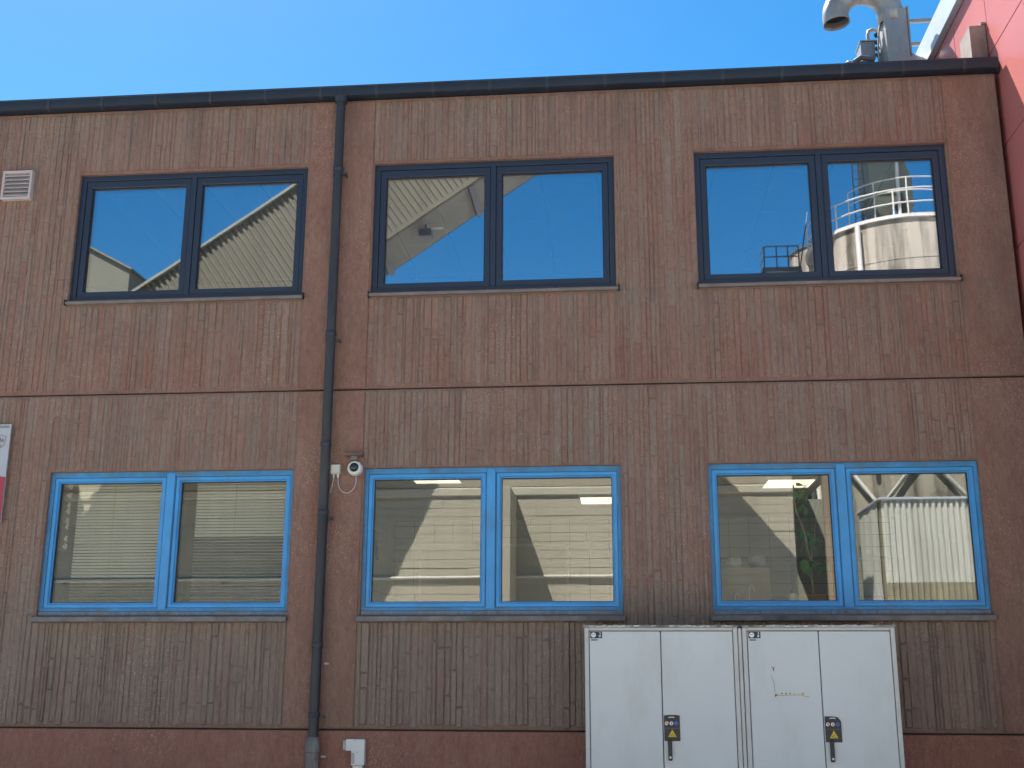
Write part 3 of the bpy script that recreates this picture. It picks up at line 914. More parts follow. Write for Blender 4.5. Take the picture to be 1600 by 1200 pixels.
stroke(hx, [(-5.90, 3.70), (-5.87, 3.715), (-5.845, 3.69), (-5.83, 3.73), (-5.815, 3.69), (-5.80, 3.728), (-5.785, 3.69), (-5.77, 3.72), (-5.77, 3.69)], 0.009, -0.0474, -0.0453)
stroke(hx, [(-5.80, 3.675), (-5.785, 3.655), (-5.79, 3.64)], 0.006, -0.0474, -0.0453)
stroke(hx, [(-5.92, 3.56), (-5.86, 3.55), (-5.845, 3.50), (-5.86, 3.46)], 0.014, -0.0474, -0.0453)
hx.build('emblem', 'banner_grey', ban)
tx = MB()
for k in range(9):
    x = -5.905 + k*0.021
    stroke(tx, [(x, 3.826), (x+0.004, 3.842+0.008*(k % 3 == 1)), (x+0.012, 3.842), (x+0.014, 3.826)], 0.005, -0.0474, -0.0453)
    if k % 2: stroke(tx, [(x, 3.833), (x+0.014, 3.833)], 0.004, -0.0474, -0.0453)
tx.build('lettering', 'banner_grey', ban)

# ================================================================== SAFETY CABINETS
def cabinet(x0, x1, label, scarred):
    c = thing('safety_cabinet', label, 'cabinet', ((x0+x1)/2, -0.45, 0), 'metal safety cabinets against the wall')
    yF, yB = -0.77, -0.16
    zt = 1.915
    body = MB().box(x0, x1, -0.735, yB, 0.02, 1.945)
    body.build('carcass', 'cab_frame', c, 0.004)
    sw_ = 0.034
    MB().box(x0, x0+sw_, yF+0.004, -0.7355, 0.02, 1.945).build('side_post', 'cab_frame', c, 0.003)
    MB().box(x1-sw_, x1, yF+0.004, -0.7355, 0.02, 1.945).build('side_post', 'cab_frame', c, 0.003)
    MB().box(x0+sw_+0.001, x1-sw_-0.001, yF+0.010, -0.7355, zt+0.006, 1.945).build('head_rail', 'cab_frame', c, 0.002)
    xm = (x0+x1)/2
    MB().box(x0+sw_+0.0005, x1-sw_-0.0005, -0.7365, -0.7356, 0.05, zt+0.005).build('door_seal', 'gasket', c)
    dl = MB().box(x0+sw_+0.006, xm-0.0035, yF, -0.737, 0.06, zt).build('door', 'cabinet', c, 0.004)
    dr = MB().box(xm+0.0035, x1-sw_-0.006, yF, -0.737, 0.06, zt).build('door', 'cabinet', c, 0.004)
    # weathered top sheet with flaking edge
    tp = MB(); n = 40
    for k in range(n):
        a0 = x0-0.008 + (x1-x0+0.016)*k/n; a1 = x0-0.008 + (x1-x0+0.016)*(k+1)/n
        h = 0.016 + random.uniform(-0.003, 0.004)
        tp.box(a0, a1, yF-0.012+random.uniform(-.003, .003), yB+0.01, 1.9455, 1.9455+h)
    tp.build('top_sheet', 'cab_top', c)
    fl = MB()
    for k in range(26):
        a = random.uniform(x0, x1-0.06)
        fl.box(a, a+random.uniform(0.008, 0.05), yF-0.0175, yF-0.012, 1.947+random.uniform(0, .008), 1.953+random.uniform(0, .008))
    tag(fl.build('paint_flakes', 'flake', c), kind='stuff')
    # handle plate with pictograms and lever
    hx0 = xm + 0.008
    y0 = yF - 0.012
    z1, z0 = 1.272, 1.082
    hp = part_empty('handle', (hx0, yF, z0), c)
    if scarred:
        poly = [(hx0, z0), (hx0+0.122, z0), (hx0+0.122, z1-0.035), (hx0+0.100, z1-0.006), (hx0+0.06, z1), (hx0, z1)]
    else:
        poly = [(hx0, z0), (hx0+0.122, z0), (hx0+0.122, z1), (hx0+0.09, z1+0.004), (hx0+0.04, z1+0.004), (hx0, z1)]
    MB().prism(poly, 'y', y0, yF-0.0005).build('plate', 'black', hp, 0.003)
    def disc(x, z, r, mat, dy, nm):
        MB().lathe((x, y0-dy, z), [(r, 0.0), (r, -0.0012)], 'y', 20).build(nm, mat, hp)
    for k in (0, 1):
        disc(hx0+0.020+0.037*k, z1-0.058, 0.0160, 'print_red', 0.0003, 'prohibition_sign')
        disc(hx0+0.020+0.037*k, z1-0.058, 0.0135, 'white', 0.0017, 'prohibition_field')
    gm = MB()
    stroke(gm, [(hx0+0.012, z1-0.050), (hx0+0.021, z1-0.057), (hx0+0.029, z1-0.066)], 0.006, y0-0.0046, y0-0.0031)
    stroke(gm, [(hx0+0.0585, z1-0.050), (hx0+0.0585, z1-0.066)], 0.007, y0-0.0046, y0-0.0031)
    gm.build('pictogram', 'black', hp)
    disc(hx0+0.094, z1-0.058, 0.0165, 'print_blue', 0.0003, 'mandatory_sign')
    gm = MB(); stroke(gm, [(hx0+0.036, z1-0.016), (hx0+0.044, z1-0.012), (hx0+0.074, z1-0.012), (hx0+0.080, z1-0.016)], 0.006, y0-0.0018, y0-0.0003)
    gm.build('lettering', 'white', hp)
    gm = MB().box(hx0+0.006, hx0+0.117, y0-0.0012, y0-0.0003, z1-0.0955, z1-0.0935); gm.build('divider', 'banner_grey', hp)
    tcx, tcz = hx0+0.062, z0+0.030
    MB().prism([(tcx-0.033, tcz), (tcx+0.033, tcz), (tcx, tcz+0.058)], 'y', y0-0.0012, y0-0.0002).build('warning_border', 'yellow', hp)
    MB().prism([(tcx-0.028, tcz+0.003), (tcx+0.028, tcz+0.003), (tcx, tcz+0.0525)], 'y', y0-0.0024, y0-0.0014).build('warning_line', 'black', hp)
    MB().prism([(tcx-0.0255, tcz+0.0045), (tcx+0.0255, tcz+0.0045), (tcx, tcz+0.049)], 'y', y0-0.0036, y0-0.0026).build('warning_field', 'yellow', hp)
    gm = MB()
    stroke(gm, [(tcx-0.014, tcz+0.012), (tcx-0.002, tcz+0.018), (tcx+0.004, tcz+0.028)], 0.006, y0-0.005, y0-0.0038)
    stroke(gm, [(tcx+0.002, tcz+0.009), (tcx+0.016, tcz+0.010)], 0.005, y0-0.005, y0-0.0038)
    gm.build('pictogram', 'black', hp)
    lv = MB(); lv.box(hx0+0.026, hx0+0.057, yF-0.034, yF-0.0125, z0-0.145, z0+0.012); lv.build('lever', 'black', hp, 0.006)
    MB().lathe((hx0+0.0415, yF-0.0342, z0-0.120), [(0.0085, 0.0), (0.0085, -0.003), (0.006, -0.004)], 'y', 16).build('lock_cylinder', 'plastic_white', hp)
    # class sticker in the upper left corner
    sx = x0+sw_+0.012
    st = part_empty('sticker', (sx, yF, zt-0.06), c)
    MB().box(sx, sx+0.094, yF-0.0016, yF-0.0004, zt-0.054, zt-0.004).build('sheet', 'black', st)
    MB().lathe((sx+0.026, yF-0.0018, zt-0.029), [(0.0195, 0.0), (0.0195, -0.001)], 'y', 22).build('dial', 'white', st)
    gm = MB(); stroke(gm, [(sx+0.014, zt-0.024), (sx+0.026, zt-0.027), (sx+0.038, zt-0.024)], 0.004, yF-0.0042, yF-0.003)
    gm.build('dial_mark', 'banner_grey', st)
    gm = MB()
    stroke(gm, [(sx+0.072, zt-0.013), (sx+0.080, zt-0.010), (sx+0.080, zt-0.024)], 0.005, yF-0.0030, yF-0.0018)
    stroke(gm, [(sx+0.068, zt-0.032), (sx+0.084, zt-0.032)], 0.005, yF-0.0030, yF-0.0018)
    stroke(gm, [(sx+0.068, zt-0.042), (sx+0.084, zt-0.042)], 0.005, yF-0.0030, yF-0.0018)
    gm.build('lettering', 'white', st)
    gm = MB()
    for k in range(6):
        xx = sx+0.008+k*0.0085
        stroke(gm, [(xx, zt-0.072), (xx+0.001, zt-0.062), (xx+0.006, zt-0.062), (xx+0.006, zt-0.072), (xx, zt-0.072)], 0.003, yF-0.0015, yF-0.0003)
    gm.build('lettering', 'print_blue', st)
    if scarred:
        sc_ = part_empty('torn_bracket', (1.17, yF, 1.42), c)
        sc_['label'] = 'remains of a torn off strip with rusty screw holes on the left door'
        e = [(1.168, 1.452), (1.185, 1.448), (1.26, 1.449), (1.35, 1.449), (1.412, 1.452), (1.428, 1.478), (1.430, 1.422), (1.405, 1.424), (1.385, 1.432), (1.36, 1.436), (1.20, 1.432), (1.182, 1.426), (1.172, 1.418)]
        MB().prism(e, 'y', yF-0.0016, yF-0.0004).build('glue_strip', 'scar_edge', sc_)
        MB().prism([(1.168, 1.430), (1.178, 1.440), (1.19, 1.430), (1.172, 1.414)], 'y', yF-0.0026, yF-0.0018).build('rust_corner', 'scar_rust', sc_)
        gm = MB()
        for xx, rr in ((1.196, .002), (1.223, .0055), (1.256, .0055), (1.287, .0055), (1.318, .003), (1.35, .002), (1.384, .0055)):
            gm.lathe((xx, yF-0.0018, 1.442), [(rr, 0.0), (rr, -0.001)], 'y', 10)
        gm.build('screw_holes', 'black', sc_)
        gm = MB()
        stroke(gm, [(1.151, 1.575), (1.157, 1.55), (1.168, 1.52), (1.170, 1.48), (1.172, 1.452)], 0.003, yF-0.0014, yF-0.0004)
        stroke(gm, [(1.150, 1.642), (1.162, 1.640), (1.168, 1.620), (1.176, 1.643)], 0.005, yF-0.0014, yF-0.0004)
        stroke(gm, [(1.166, 1.632), (1.172, 1.612)], 0.007, yF-0.0014, yF-0.0004)
        gm.build('scratch', 'scar_rust', sc_)
        gm = MB()
        stroke(gm, [(1.170, 1.4285), (1.20, 1.4275), (1.30, 1.4305), (1.37, 1.432), (1.40, 1.42), (1.43, 1.417)], 0.003, yF-0.0026, yF-0.0018)
        gm.build('strip_edge', 'scar_rust', sc_)
    return c
cabinet(-0.302, 0.903, 'tall light grey two door metal cabinet with intact doors, left of the pair', False)
fs_ = MB().box(0.9085, 0.9365, -0.755, -0.20, 0.02, 1.94).build('filler_strip', 'cab_frame', None, 0.003)
tag(fs_, 'narrow light grey filler strip closing the gap between the two metal cabinets', 'strip')
cabinet(0.942, 2.116, 'tall light grey two door metal cabinet with a torn strip on its left door', True)
# ================================================================== INSIDE THE ROOMS (seen through the lower windows)
def ceiling_lamp(x, y, label):
    l = thing('ceiling_lamp', label, 'lamp', (x, y, 3.50), 'square ceiling lamps in the ground floor room')
    f_ = MB()
    f_.box(x-0.25, x+0.25, y-0.28, y-0.262, 3.47, 3.518); f_.box(x-0.25, x+0.25, y+0.262, y+0.28, 3.47, 3.518)
    f_.box(x-0.25, x-0.232, y-0.2615, y+0.2615, 3.47, 3.518); f_.box(x+0.232, x+0.25, y-0.2615, y+0.2615, 3.47, 3.518)
    f_.build('frame', 'plastic_white', l)
    MB().box(x-0.231, x+0.231, y-0.261, y+0.261, 3.476, 3.485).build('diffuser', 'lamp', l)
ceiling_lamp(-1.83, 1.05, 'lit square ceiling lamp seen at the top of the middle lower window, left pane')
ceiling_lamp(-0.20, 2.60, 'lit square ceiling lamp seen in the middle lower window, right pane')
ceiling_lamp(1.71, 1.60, 'lit square ceiling lamp above the tall plant in the right lower window')

# venetian blinds
def blind(x0, x1, ztop, zbot, label, thr=0):
    b = thing('venetian_blind', label, 'blind', ((x0+x1)/2, 0.19, ztop), 'venetian blinds behind the left lower window')
    MB().box(x0, x1, 0.165, 0.205, ztop, ztop+0.035).build('head_rail', 'blind', b, 0.003)
    pitch = 0.0285
    me = None
    z = ztop - 0.02
    while z > zbot + 0.02:
        if me is None:
            w = x1-x0
            mb = MB()
            vs = []
            for k in range(4):
                u = -0.0125 + 0.025*k/3
                vs += [(0, 0.86*u, 0.52*u + 0.0022*math.cos(u/0.0125*1.5)), (w, 0.86*u, 0.52*u + 0.0022*math.cos(u/0.0125*1.5))]
            fs = [(2*k, 2*k+1, 2*k+3, 2*k+2) for k in range(3)]
            mb.add(vs, fs)
            o = mb.build('slat', 'blind'); me = o.data
            o.parent = b
        else:
            o = bpy.data.objects.new('slat', me); COL.objects.link(o); o.parent = b
        o.location = (x0 - (x0+x1)/2, -0.005, z - ztop)
        o.rotation_euler = ((-1.42 if z > thr else -0.75) + random.uniform(-.05, .05), random.uniform(-.0015, .0015), 0)
        z -= pitch
    MB().box(x0, x1, 0.172, 0.200, z-0.004, z+0.012).build('bottom_rail', 'blind', b, 0.003)
    cords = MB()
    for q in (0.42, 0.96):
        xx = x0 + q*(x1-x0)
        cords.tube([(xx, 0.166, ztop), (xx, 0.166, z)], 0.0016, 6)
    cords.build('cord', 'banner_grey', b)
blind(-5.09, -4.215, 3.30, 2.20, 'white venetian blind with a gap at its left side in the left pane', 2.45)
blind(-3.935, -3.02, 3.30, 2.20, 'white venetian blind in the right pane of the left lower window', 2.82)
dc = thing('paper_garland', 'string of white paper shapes hanging at the left edge of the blinds', 'decoration', (-5.19, 0.2, 3.31))
MB().tube([(-5.175, 0.2, 3.33), (-5.18, 0.2, 2.72)], 0.0025, 6).build('string', 'banner_grey', dc)
for k, z in enumerate((3.29, 3.21, 3.12, 3.06, 2.97, 2.91, 2.80, 2.73)):
    a = random.uniform(-0.6, 0.6); w_ = random.uniform(0.018, 0.036)
    MB().prism([(-5.18-w_, z), (-5.17, z-0.03*math.cos(a)), (-5.18+w_*0.7, z+0.02*math.sin(a)+0.02), (-5.185, z+0.035)], 'y', 0.196, 0.1985).build('paper_shape', 'paper', dc)

# things on the window board of the right lower window
bz = LZ[0] + 0.075 + 0.002
plant = thing('potted_plant', 'tall thin house plant in a terracotta trough behind the right lower window', 'plant', (1.69, 0.40, bz))
MB().prism([(1.60, bz), (1.775, bz), (1.805, bz+0.095), (1.575, bz+0.095)], 'y', 0.30, 0.50).build('pot', 'terracotta', plant, 0.006)
MB().box(1.57, 1.81, 0.295, 0.505, bz+0.0955, bz+0.115).build('pot_rim', 'terracotta', plant, 0.004)
MB().box(1.585, 1.795, 0.31, 0.49, bz+0.1155, bz+0.12).build('soil', 'soil', plant)
def stem(pts, r):
    MB().tube(pts, [r*(1-0.5*i/(len(pts)-1)) for i in range(len(pts))], 8).build('stem', 'stem', plant, smooth=True)
stem([(1.70, .40, bz+.11), (1.695, .40, 2.45), (1.70, .41, 2.56), (1.67, .40, 2.66), (1.66, .40, 2.80), (1.625, .39, 2.92), (1.585, .39, 3.02), (1.57, .39, 3.14), (1.575, .38, 3.26)], 0.014)
stem([(1.70, .41, 2.56), (1.715, .42, 2.72), (1.745, .42, 2.85), (1.78, .43, 3.00), (1.79, .43, 3.12), (1.77, .43, 3.22)], 0.010)
stem([(1.66, .40, 2.80), (1.63, .38, 2.72), (1.60, .36, 2.64)], 0.005)
leaf_me = []
for v_ in range(3):
    L, w_ = (0.13, 0.15, 0.11)[v_], (0.032, 0.040, 0.036)[v_]
    vs, fs = [], []
    n = 5
    for i in range(n+1):
        t_ = i/n
        ww = w_*math.sin(PI*min(1, t_*0.92+0.06))**0.8
        dz = -0.35*L*t_*t_
        vs += [(L*t_, -ww, dz+0.25*ww), (L*t_, 0, dz), (L*t_, ww, dz+0.25*ww)]
    for i in range(n):
        for k in (0, 1):
            fs.append((3*i+k, 3*i+k+1, 3*i+k+4, 3*i+k+3))
    o = MB().add(vs, fs)
    me = bpy.data.meshes.new('leaf'); me.from_pydata(o.v, [], o.f); me.materials.append(MAT['leaf'])
    leaf_me.append(me)
def leaves(c, n, spread):
    for k in range(n):
        o = bpy.data.objects.new('leaf', leaf_me[k % 3]); COL.objects.link(o); o.parent = plant
        p = Vector(c) + Vector((random.uniform(-1, 1)*spread, random.uniform(-.6, .6)*spread, random.uniform(-.6, .6)*spread))
        o.location = p - Vector(plant.location)
        o.rotation_euler = (random.uniform(-.5, .5), random.uniform(-.3, .9), random.uniform(0, 2*PI))
        s_ = random.uniform(0.7, 1.15); o.scale = (s_, s_, s_)
leaves((1.60, .38, 3.22), 8, 0.07); leaves((1.72, .42, 3.17), 9, 0.09); leaves((1.66, .40, 3.10), 5, 0.06)
leaves((1.66, .40, 2.83), 7, 0.05); leaves((1.76, .42, 2.78), 5, 0.04)
leaves((1.67, .40, 2.56), 6, 0.05); leaves((1.79, .42, 2.54), 6, 0.05)
bo = thing('squeeze_bottle', 'white plastic laboratory bottle standing left of the plant pot', 'bottle', (1.505, 0.30, bz))
MB().lathe((1.505, .30, bz), [(0.036, 0), (0.038, 0.004), (0.038, 0.095), (0.034, 0.112), (0.016, 0.124), (0.014, 0.126)], n=20).build('body', 'plastic_white', bo, smooth=True)
MB().lathe((1.505, .30, bz+0.126), [(0.017, 0), (0.017, 0.020), (0.006, 0.024), (0.004, 0.045)], n=14).build('cap', 'print_blue', bo, smooth=True)
bo = thing('wash_bottle', 'clear wash bottle with a thin bent spout on the window board', 'bottle', (1.125, 0.30, bz))
MB().lathe((1.125, .30, bz), [(0.030, 0), (0.032, 0.01), (0.024, 0.05), (0.012, 0.07)], n=18).build('body', 'clear', bo, smooth=True)
MB().tube([(1.125, .30, bz+.06), (1.128, .30, bz+.17), (1.140, .30, bz+.205), (1.155, .30, bz+.19), (1.178, .30, bz+.13)], 0.0035, 8).build('spout', 'paper', bo, smooth=True)
bo = thing('small_flask', 'small glass flask with white spout left of the wash bottle', 'bottle', (1.0, 0.30, bz))
MB().lathe((1.0, .30, bz), [(0.028, 0), (0.028, 0.04), (0.010, 0.07)], n=18).build('body', 'clear', bo, smooth=True)
MB().tube([(1.0, .30, bz+.06), (1.003, .30, bz+.11), (1.02, .30, bz+.125), (1.04, .30, bz+.10)], 0.003, 8).build('spout', 'paper', bo, smooth=True)
for x, r, lab, mt in ((1.19, .013, 'tiny white vial right of the wash bottle', 'paper'), (1.36, .026, 'round white jar between vial and plastic bottle', 'plastic_white')):
    j = thing('jar', lab, 'jar', (x, .30, bz))
    MB().lathe((x, .30, bz), [(r*.8, 0), (r, r*.5), (r, r*1.3), (r*.7, r*1.8)], n=16).build('body', mt, j, smooth=True)
    MB().lathe((x, .30, bz+r*1.82), [(r*.75, 0), (r*.75, r*.5)], n=14).build('lid', 'black' if r < .02 else 'paper', j)
tbl = thing('lab_bench', 'long grey bench standing inside behind the right lower window', 'table', (1.8, 0.9, 0.9))
MB().box(0.55, 3.3, 0.625, 1.25, 2.10, 2.145).build('worktop', 'shelf', tbl, 0.004)
for xx in (0.6, 3.22):
    MB().box(xx, xx+0.05, 0.65, 1.2, 0.9, 2.099).build('leg', 'shelf', tbl)
ct = thing('carton_box', 'brown carton box standing inside at the left of the right lower window', 'box', (1.1, 0.8, 2.147))
MB().box(0.80, 1.36, 0.66, 1.05, 2.147, 2.54).build('body', 'carton', ct, 0.004)
MB().box(0.80, 1.079, 0.655, 1.055, 2.5405, 2.547).build('flap', 'carton', ct)
MB().box(1.081, 1.36, 0.655, 1.055, 2.5405, 2.545).build('flap', 'carton', ct)
for x, r, lab in ((1.05, .075, 'round pale bowl on top of the carton box'), (1.26, .085, 'round grey bowl on the right of the carton top')):
    hb = thing('bowl', lab, 'bowl', (x, .80, 2.548))
    MB().lathe((x, .80, 2.548), [(r*.5, 0), (r*.95, r*.45), (r, r*.8), (r*.85, r*1.3), (r*.3, r*1.5)], n=20).build('body', 'int_wall' if r < .08 else 'shelf', hb, smooth=True)
fb = thing('wall_board', 'wide framed board with pale edge on the rear wall of the ground floor room', 'board', (-1.62, 4.48, 2.6))
f_ = MB(); frame_ring(f_, -2.57, -0.66, 2.0, 3.21, 0.035, 4.462, 4.4935); f_.build('frame', 'paper', fb)
MB().box(-2.534, -0.696, 4.474, 4.4935, 2.036, 3.174).build('panel', 'int_wall', fb)
sh = thing('wall_shelf', 'dark shelf on the rear wall seen past the plant', 'shelf', (1.9, 4.3, 3.0))
MB().box(1.0, 3.2, 4.18, 4.493, 2.97, 3.0).build('board', 'banner_grey', sh)
MB().box(1.0, 3.2, 4.18, 4.493, 2.50, 2.53).build('board', 'banner_grey', sh)
for xx in (1.0, 2.1, 3.17):
    MB().box(xx, xx+0.03, 4.19, 4.493, 2.5305, 2.9695).build('upright', 'banner_grey', sh)
cv = thing('wall_phone', 'dark narrow device hanging on the side wall inside the middle lower window', 'device', (-2.86, 3.2, 3.0))
MB().box(-2.8935, -2.84, 3.10, 3.28, 2.90, 3.22).build('body', 'black', cv, 0.01)
MB().box(-2.8395, -2.836, 3.13, 3.25, 3.05, 3.19).build('screen', 'banner_grey', cv)

# ================================================================== ACROSS THE YARD (seen mirrored in the panes)
# --- board marked concrete wall with cornice and fin
pw = thing('process_building', 'board marked concrete building across the yard, mirrored in the lower windows', 'building', (-4, -15, 0))
MB().box(-16, 3.76, -15.60, -15.045, 0, 8.6).build('wall', 'concrete', pw)
random.seed(11)
bd = [];
z = 2.2
while z < 5.45:
    x = -13.5
    while x < 3.7:
        L = random.uniform(1.6, 3.2)
        if x + L > 3.0: L = 3.755 - x
        dd = random.uniform(0.002, 0.022)
        bd.append((x+0.004, x+L-0.004, -15.0445, -15.0445+dd+0.003, z+0.004, min(z+0.186, 5.45)))
        x += L
    z += 0.19
bd.sort(key=lambda b: abs(b[0]+2.0))
st = MB()
for i, b in enumerate(bd):
    if i < 100: MB().box(*b).build('board_mark', 'concrete', pw)
    else: st.box(*b)
tag(st.build('board_marks', 'concrete', pw), kind='stuff')
MB().prism([(-15.044, 5.50), (-14.985, 5.51), (-14.985, 5.66), (-14.995, 5.68), (-15.044, 5.70)], 'x', -16, 3.76).build('cornice', 'concrete_cap', pw, 0.01)
MB().box(-16, 3.755, -15.044, -15.02, 5.71, 8.6).build('upper_wall', 'concrete_up', pw)
MB().box(-2.46, -2.29, -14.98, -13.60, 0, 5.48).build('fin', 'concrete', pw, 0.01)
MB().box(-2.46, -2.29, -15.043, -14.981, 0, 5.48).build('fin_root', 'concrete', pw)
MB().box(-16.05, 3.77, -15.62, -14.95, 8.605, 8.72).build('roof_edge', 'concrete_cap', pw)
ww = MB(); ww.tube([(-14, -14.98, 3.655), (0.5, -14.98, 3.72)], 0.036, 14)
wp = thing('wall_pipe', 'long pale horizontal pipe on brackets along the concrete wall opposite', 'pipe', (-5, -14.6, 3.6))
ww.build('pipe', 'rail_white', wp, smooth=True)
for x in (-12.6, -8.9, -6.1, 0.2):
    MB().box(x, x+0.05, -15.02, -14.95, 3.59, 3.62).build('bracket', 'rail_dark', wp)
# unseen slabs added high on that wall to cast its shadow edges
ch = thing('inclined_shadow_slab', 'unseen broad inclined slab added as shadow caster, fixed high on the concrete wall opposite', 'shadow_caster', (-8, -13.6, 7))
MB().prism([(-6.30, 5.95), (-5.06, 8.65), (-12.59, 8.65), (-13.95, 5.95)], 'y', -13.75, -13.45).build('shadow_slab', 'gallery_dark', ch, 0.02)  # added, unseen; its right edge throws the diagonal shadow
for x in (-11.5, -7.2):
    MB().box(x, x+0.15, -15.019, -13.751, 6.9, 7.05).build('bracket', 'rail_dark', ch)  # added with the unseen inclined slab
ch = thing('square_shadow_slab', 'unseen square slab added as shadow caster, fixed high on the concrete wall opposite, at its left end', 'shadow_panel', (-15, -13.3, 7))
MB().prism([(-13.54, 6.0), (-13.54, 8.85), (-17.5, 8.85), (-17.5, 6.0)], 'y', -13.42, -13.15).build('shadow_slab', 'gallery_dark', ch, 0.02)  # added, unseen; keeps the left end of the wall shaded
MB().box(-15.2, -15.05, -15.019, -13.421, 8.3, 8.45).build('bracket', 'rail_dark', ch)  # added with the unseen square slab
ch = thing('tapered_shadow_slab', 'unseen tapered slab added as shadow caster, fixed high on the concrete wall opposite, at its right end', 'shadow_caster', (1.5, -13.6, 7))
MB().prism([(3.35, 5.95), (1.2, 8.60), (-0.2, 8.60), (-0.2, 5.95)], 'y', -13.75, -13.45).build('shadow_slab', 'gallery_dark', ch, 0.02)  # added, unseen; throws the sloping shadow at the right end
MB().box(0.6, 0.75, -15.019, -13.751, 7.0, 7.15).build('bracket', 'rail_dark', ch)
# --- open shed bay and post right of the wall
sd = thing('open_shed', 'dark open shed bay between the concrete wall and the corrugated store', 'shed', (4.6, -17, 0))
MB().box(3.765, 4.75, -19.5, -14.9, 6.02, 6.18).build('roof', 'gallery_dark', sd)
MB().box(3.765, 6.0, -19.7, -19.5, 0, 6.019).build('rear_wall', 'gallery_dark', sd)
MB().box(4.40, 4.57, -15.12, -14.95, 0, 6.018).build('post', 'wood_post', sd, 0.01)
MB().tube([(4.85, -18.2, 3.0), (5.35, -18.2, 6.3)], 0.05, 8).build('stay', 'rail_dark', sd)

# --- corrugated store
cs = thing('corrugated_store', 'white corrugated metal store below the large silo', 'shed', (8, -16, 0))
def corr_strip(mb, P0, ax, L, up_, H, nrm, pitch, depth):
    P0, ax, up_, nrm = Vector(P0), Vector(ax).normalized(), Vector(up_), Vector(nrm)
    n = int(L/pitch)
    o = len(mb.v); cnt = 0
    for i in range(n+1):
        for t_, dd in ((0.0, 0), (0.42, 0), (0.5, 1), (0.92, 1)):
            s_ = (i+t_)*pitch
            if s_ > L: break
            q = P0 + ax*s_ + nrm*(depth*dd)
            mb.v += [tuple(q), tuple(q + up_*H)]; cnt += 1
    for i in range(cnt-1):
        a = o+2*i
        mb.f.append((a, a+2, a+3, a+1))
mb = MB(); corr_strip(mb, (5.61, -15.0, 3.55), (1, 0, 0), 6.5, (0, 0, 1), 1.75, (0, 1, 0), 0.125, 0.05)
mb.build('front_sheet', 'corr_white', cs).modifiers.new('wall', 'SOLIDIFY').thickness = -0.004
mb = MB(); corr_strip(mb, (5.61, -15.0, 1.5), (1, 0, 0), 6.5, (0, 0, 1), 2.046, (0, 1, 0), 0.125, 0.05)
mb.build('shaded_lower_sheet', 'corr_base', cs).modifiers.new('wall', 'SOLIDIFY').thickness = -0.004  # darker tan paints in the shadow on the lower part of the store
mb = MB(); corr_strip(mb, (5.60, -17.3, 3.0), (0, 1, 0), 2.3, (0, 0, 1), 2.30, (-1, 0, 0), 0.8, 0.012)
mb.build('side_sheet', 'corr_white', cs).modifiers.new('wall', 'SOLIDIFY').thickness = 0.004
MB().box(5.62, 12.1, -17.3, -15.06, 0, 5.28).build('core', 'corr_base', cs)
MB().box(5.55, 12.2, -17.4, -14.90, 5.305, 5.36).build('roof', 'white_metal', cs, 0.01)
MB().box(5.66, 12.1, -15.058, -14.90, 0, 1.49).build('plinth', 'corr_base', cs)

# --- big silo
XS, YS, RS = 8.55, -22.75, 2.75
silo = thing('large_silo', 'large stained concrete silo with white railing, mirrored in the right upper window', 'silo', (XS, YS, 0))
MB().lathe((XS, YS, 0), [(RS, 5.0), (RS, 13.86)], n=64).build('shell', 'silo', silo, smooth=True)
MB().lathe((XS, YS, 0), [(RS+0.08, 13.861), (RS+0.08, 13.96)], n=64).build('rim', 'rail_white', silo, smooth=True)
MB().lathe((XS, YS, 0), [(0.5, 3.2), (RS-0.03, 4.99)], n=48).build('cone', 'corr_white', silo, smooth=True)
for zz in (9.3, 11.2, 12.7):
    MB().lathe((XS, YS, 0), [(RS+0.012, zz), (RS+0.012, zz+0.05)], n=64).build('joint_band', 'silo', silo, smooth=True)
for k in range(8):
    a = 2*PI*(k+0.3)/8
    lx, ly = XS+RS*0.97*math.cos(a), YS+RS*0.97*math.sin(a)
    MB().tube([(lx, ly, 0), (lx, ly, 4.99)], 0.13, 12).build('leg', 'rail_white', silo, smooth=True)
    a2 = 2*PI*(k+1.3)/8
    MB().tube([(XS+(RS+.14)*math.cos(a), YS+(RS+.14)*math.sin(a), 7.3), (XS+(RS+.14)*math.cos(a/2+a2/2)*1.03, YS+(RS+.14)*math.sin(a/2+a2/2)*1.03, 5.9), (XS+(RS+.14)*math.cos(a2), YS+(RS+.14)*math.sin(a2), 7.3)], 0.075, 10).build('brace', 'rail_white', silo, smooth=True)
a = math.radians(128)
MB().tube([(XS+(RS+0.16)*math.cos(a), YS+(RS+0.16)*math.sin(a), 6.9), (XS+(RS+0.16)*math.cos(a), YS+(RS+0.16)*math.sin(a), 13.84)], 0.075, 14).build('downpipe', 'rail_white', silo, smooth=True)
def ring_rail(parent, x, y, r, z, levels, npost, a0, a1, mat, rad=0.026):
    for lv in levels:
        pts = [(x+r*math.cos(a0+(a1-a0)*i/40), y+r*math.sin(a0+(a1-a0)*i/40), z+lv) for i in range(41)]
        MB().tube(pts, rad, 8).build('rail', mat, parent, smooth=True)
    for i in range(npost):
        a = a0+(a1-a0)*i/(npost-1)
        MB().tube([(x+r*math.cos(a), y+r*math.sin(a), z), (x+r*math.cos(a), y+r*math.sin(a), z+levels[-1])], rad*1.15, 8).build('post', mat, parent, smooth=True)
ring_rail(silo, XS, YS, RS, 13.96, (0.38, 0.78), 11, 0, 2*PI*0.999, 'rail_white', 0.021)
ring_rail(silo, XS, YS, RS-0.9, 13.96, (1.1, 1.5), 6, 0.2, PI*0.86, 'rail_white', 0.018)
flt = thing('silo_filter', 'grey green filter housing standing on top of the large silo', 'filter unit', (7.95, -22.3, 13.96))
fl_ = MB().box(7.45, 8.35, -23.1, -21.7, 15.30, 17.3)
